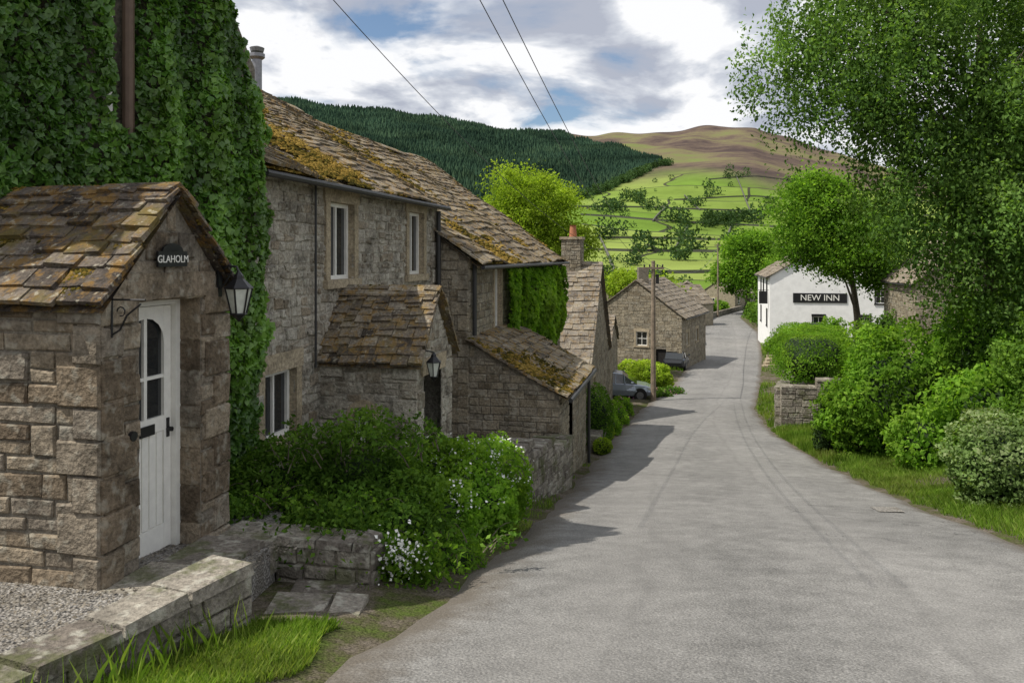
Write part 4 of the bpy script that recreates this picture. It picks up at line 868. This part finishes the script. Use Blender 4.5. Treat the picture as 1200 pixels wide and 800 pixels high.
for i in range(9):
    y0=63+i*.6; x0=float(RX(y0))+.2+i*.12; z=float(PZ(63))+.1+i*.19
    mb.box8([(x0,y0,z-1.8),(x0+2,y0,z-1.8),(x0+2,y0+.62,z-1.8),(x0,y0+.62,z-1.8),(x0,y0,z),(x0+2,y0,z),(x0+2,y0+.62,z),(x0,y0+.62,z)],random.random())
build('stone_steps',mb,M['trim'])
# ================================================================ telegraph poles + wires
def pole(x,y,h,zt=None):
    zg=gz(x,y); top=zt if zt is not None else zg+h; e=empty('telegraph_pole',(x,y,zg)); mb=MB(); mb.tube([(x,y,zg-.5),(x,y,top)],[.15,.10],10)
    mb.box8([(x-.55,y-.12,top-.45),(x+.55,y-.12,top-.45),(x+.55,y-.02,top-.45),(x-.55,y-.02,top-.45),(x-.55,y-.12,top-.33),(x+.55,y-.12,top-.33),(x+.55,y-.02,top-.33),(x-.55,y-.02,top-.33)])
    build('post',mb,M['wood'],e); m2=MB()
    for dx in (-.48,-.2,.2,.48): m2.tube([(x+dx,y-.07,top-.33),(x+dx,y-.07,top-.22),(x+dx,y-.07,top-.18)],[.035,.045,.02],8)
    m2.tube([(x+.2,y-.1,top-1.2),(x+.2,y-.1,top-.7)],.09,8)
    build('insulators',m2,M['black'],e); return (x,y,top)
p1=pole(7.45,42.,0,-.25); p2=pole(33.6,130.,0,2.1)
mb=MB()
def wire(a,b_,sag,r=.011):
    a=np.array(a,float);b_=np.array(b_,float); mb.tube([a+(b_-a)*t-np.array([0,0,4*sag*t*(1-t)]) for t in np.linspace(0,1,30)],r,5,cap=False)
wire((p1[0]-.2,p1[1],p1[2]-.2),(-1.35,6.0,4.05),.9,.007); wire((p1[0]+.2,p1[1],p1[2]-.2),(-1.1,6.0,4.1),.9,.007)
wire((p1[0]-.48,p1[1],p1[2]-.2),(-4.2,9.0,5.4),1.4,.008); wire((p1[0]+.2,p1[1],p1[2]-.2),(p2[0],p2[1],p2[2]-.2),2.0,.02)
build('overhead_wires',mb,M['black'])
# ================================================================ cars
def car(x,y,ang,paint):
    zg=float(PZ(y))+.0; e=empty('parked_car',(x,y,zg)); bd=MB();gl=MB();bk=MB();hub=MB();lt=MB()
    c,s_=math.cos(ang),math.sin(ang)
    def P(l,w,z): return (x+c*l-s_*w,y+s_*l+c*w,zg+z)
    sec=[(-2.0,.60,.62,.38,.62),(-1.92,.76,.78,.28,.86),(-1.5,.84,.84,.24,.93),(-.6,.86,.85,.22,.93),(.5,.86,.85,.22,.91),(1.0,.86,.82,.22,.88),(1.6,.82,.74,.24,.80),(1.95,.70,.62,.28,.66),(2.05,.6,.5,.36,.5)]
    rings=[]
    for (l,wl,wb,zl,zb) in sec:
        zm=(zl+zb)/2; rings.append([P(l,-wl*.85,zl),P(l,-wl,zl+.08),P(l,-wl*1.02,zm),P(l,-wb,zb-.05),P(l,-wb*.88,zb),P(l,wb*.88,zb),P(l,wb,zb-.05),P(l,wl*1.02,zm),P(l,wl,zl+.08),P(l,wl*.85,zl)])
    def loft(mb,rs):
        for a,b_ in zip(rs[:-1],rs[1:]):
            n=len(a)
            for k in range(n): mb.face([a[k],a[(k+1)%n],b_[(k+1)%n],b_[k]])
        mb.face(rs[0]);mb.face(rs[-1])
    loft(bd,rings)
    loft(gl,[[P(l,-w,z0),P(l,w,z0),P(l,w2,z1),P(l,-w2,z1)] for l,w,z0,w2,z1 in ((-1.85,.70,.86,.66,.90),(-1.35,.76,.88,.62,1.38),(-.3,.78,.90,.64,1.44),(.35,.78,.88,.62,1.38),(1.1,.74,.84,.70,.88))])
    loft(bd,[[P(l,-w,z),P(l,w,z),P(l,w*.9,z+.04),P(l,-w*.9,z+.04)] for l,w,z in ((-1.4,.6,1.36),(-.3,.64,1.435),(.32,.61,1.375))])
    for l in (-1.0,-.05,.45): 
        for sg in (-1,1): bd.tube([P(l,sg*.79,.9),P(l*.9,sg*.65,1.39)],.03,5)
    for l in (-1.25,1.25):
        for sg in (-1,1):
            bk.tube([P(l,sg*.66,.31),P(l,sg*.87,.31)],.31,18); hub.tube([P(l,sg*.87,.31),P(l,sg*.885,.31)],.19,12)
            bk.tube([P(l,sg*.6,.34),P(l,sg*.862,.34)],.36,18)
    for sg in (-1,1):
        lt.box8([P(1.75,sg*.5,.58),P(1.98,sg*.45,.56),P(1.93,sg*.68,.58),P(1.7,sg*.76,.6),P(1.72,sg*.5,.70),P(1.94,sg*.45,.66),P(1.9,sg*.66,.68),P(1.66,sg*.75,.73)])
        bd.box8([P(.75,sg*.84,.9),P(.9,sg*.84,.9),P(.9,sg*.98,.9),P(.75,sg*.98,.9),P(.78,sg*.84,1.02),P(.9,sg*.84,1.02),P(.9,sg*.98,1.0),P(.78,sg*.98,1.0)])
    build('body',bd,paint,e); build('windows',gl,M['glass'],e); build('tyres',bk,M['black'],e); build('wheel_hubs',hub,M['metal'],e); build('headlights',lt,M['lantern'],e)
def paint(nm,c):
    m,nt,b=new_mat(nm); b.inputs['Base Color'].default_value=(*c,1); b.inputs['Metallic'].default_value=.5; b.inputs['Roughness'].default_value=.3; b.inputs['Coat Weight'].default_value=.8; return m
car(5.7,43.4,math.radians(-8),paint('silver_blue_paint',(.30,.34,.40))); car(12.9,62.5,math.radians(72),paint('dark_paint',(.02,.022,.025)))
mb=MB(); z=lambda x,y:float(PZ(y))+.03
mb.face([(5.62,12.2,z(0,12.2)),(6.0,12.15,z(0,12.15)),(6.15,12.75,z(0,12.75)),(5.75,12.8,z(0,12.8))]); build('patch_repair',mb,M['gravel'])
# ================================================================ sky, sun, camera
w=bpy.data.worlds.new('World'); S.world=w; w.use_nodes=True; nt=w.node_tree; bg=nt.nodes['Background']
td=Vector((.97,.24,0)).normalized(); el=math.radians(56); trav=Vector((td.x*math.cos(el),td.y*math.cos(el),-math.sin(el)))
sky=nt.nodes.new('ShaderNodeTexSky'); sky.sky_type='NISHITA'; sky.sun_disc=False; sky.sun_elevation=el; sky.sun_rotation=math.atan2(-td.x,-td.y); sky.air_density=1.0; sky.dust_density=1.0; sky.ozone_density=1.5
tc=nt.nodes.new('ShaderNodeTexCoord'); sp=nt.nodes.new('ShaderNodeSeparateXYZ'); nt.links.new(tc.outputs['Generated'],sp.inputs[0])
zz=mth(nt,'ADD',mth(nt,'MAXIMUM',sp.outputs[2],0.0),.30)
pv=nd(nt,'ShaderNodeCombineXYZ',None,{0:mth(nt,'DIVIDE',sp.outputs[0],zz),1:mth(nt,'DIVIDE',sp.outputs[1],zz),2:mth(nt,'MULTIPLY',sp.outputs[2],1.5)}).outputs[0]
n1=noise(nt,pv,1.9,7,.55,.3); mask=ramp(nt,n1,[(.35,0.0),(.40,.7),(.455,1.0)])
pv2=nd(nt,'ShaderNodeVectorMath',{'operation':'ADD'},{0:pv,1:(0.02,-.10,.13)}).outputs[0]
n2=noise(nt,pv2,1.9,7,.55,.3)
sh=mth(nt,'ADD',mth(nt,'MULTIPLY',mth(nt,'SUBTRACT',n1,n2),2.4),mth(nt,'SUBTRACT',1.0,n1))
cl=ramp(nt,sh,[(.34,(.42,.45,.53)),(.46,(.60,.63,.69)),(.57,(.90,.905,.92))]); cl=mixc(nt,1,cl,(10,10,10),'MULTIPLY')
skc=mixc(nt,1,sky.outputs[0],(1.0,1.05,1.08),'MULTIPLY')
c=mixc(nt,mask,skc,cl); nt.links.new(c,bg.inputs[0]); bg.inputs[1].default_value=.11
sl=bpy.data.lights.new('sun','SUN'); sl.energy=5.0; sl.angle=math.radians(.5); sl.color=(1,.94,.84); so=bpy.data.objects.new('sun',sl); S.collection.objects.link(so); so.rotation_euler=trav.to_track_quat('-Z','Y').to_euler(); so.location=(-20,-10,40)
cam=bpy.data.cameras.new('camera'); cam.lens=28; cam.sensor_width=36; cam.clip_end=9000; cam.clip_start=.1; cam.shift_y=-100/1200
co=bpy.data.objects.new('camera',cam); co.location=(0,0,0); co.rotation_euler=(math.radians(90),0,0); S.collection.objects.link(co); S.camera=co
S.view_settings.view_transform='Standard'; S.view_settings.look='None'; S.view_settings.exposure=0
print('objects',len(bpy.data.objects))
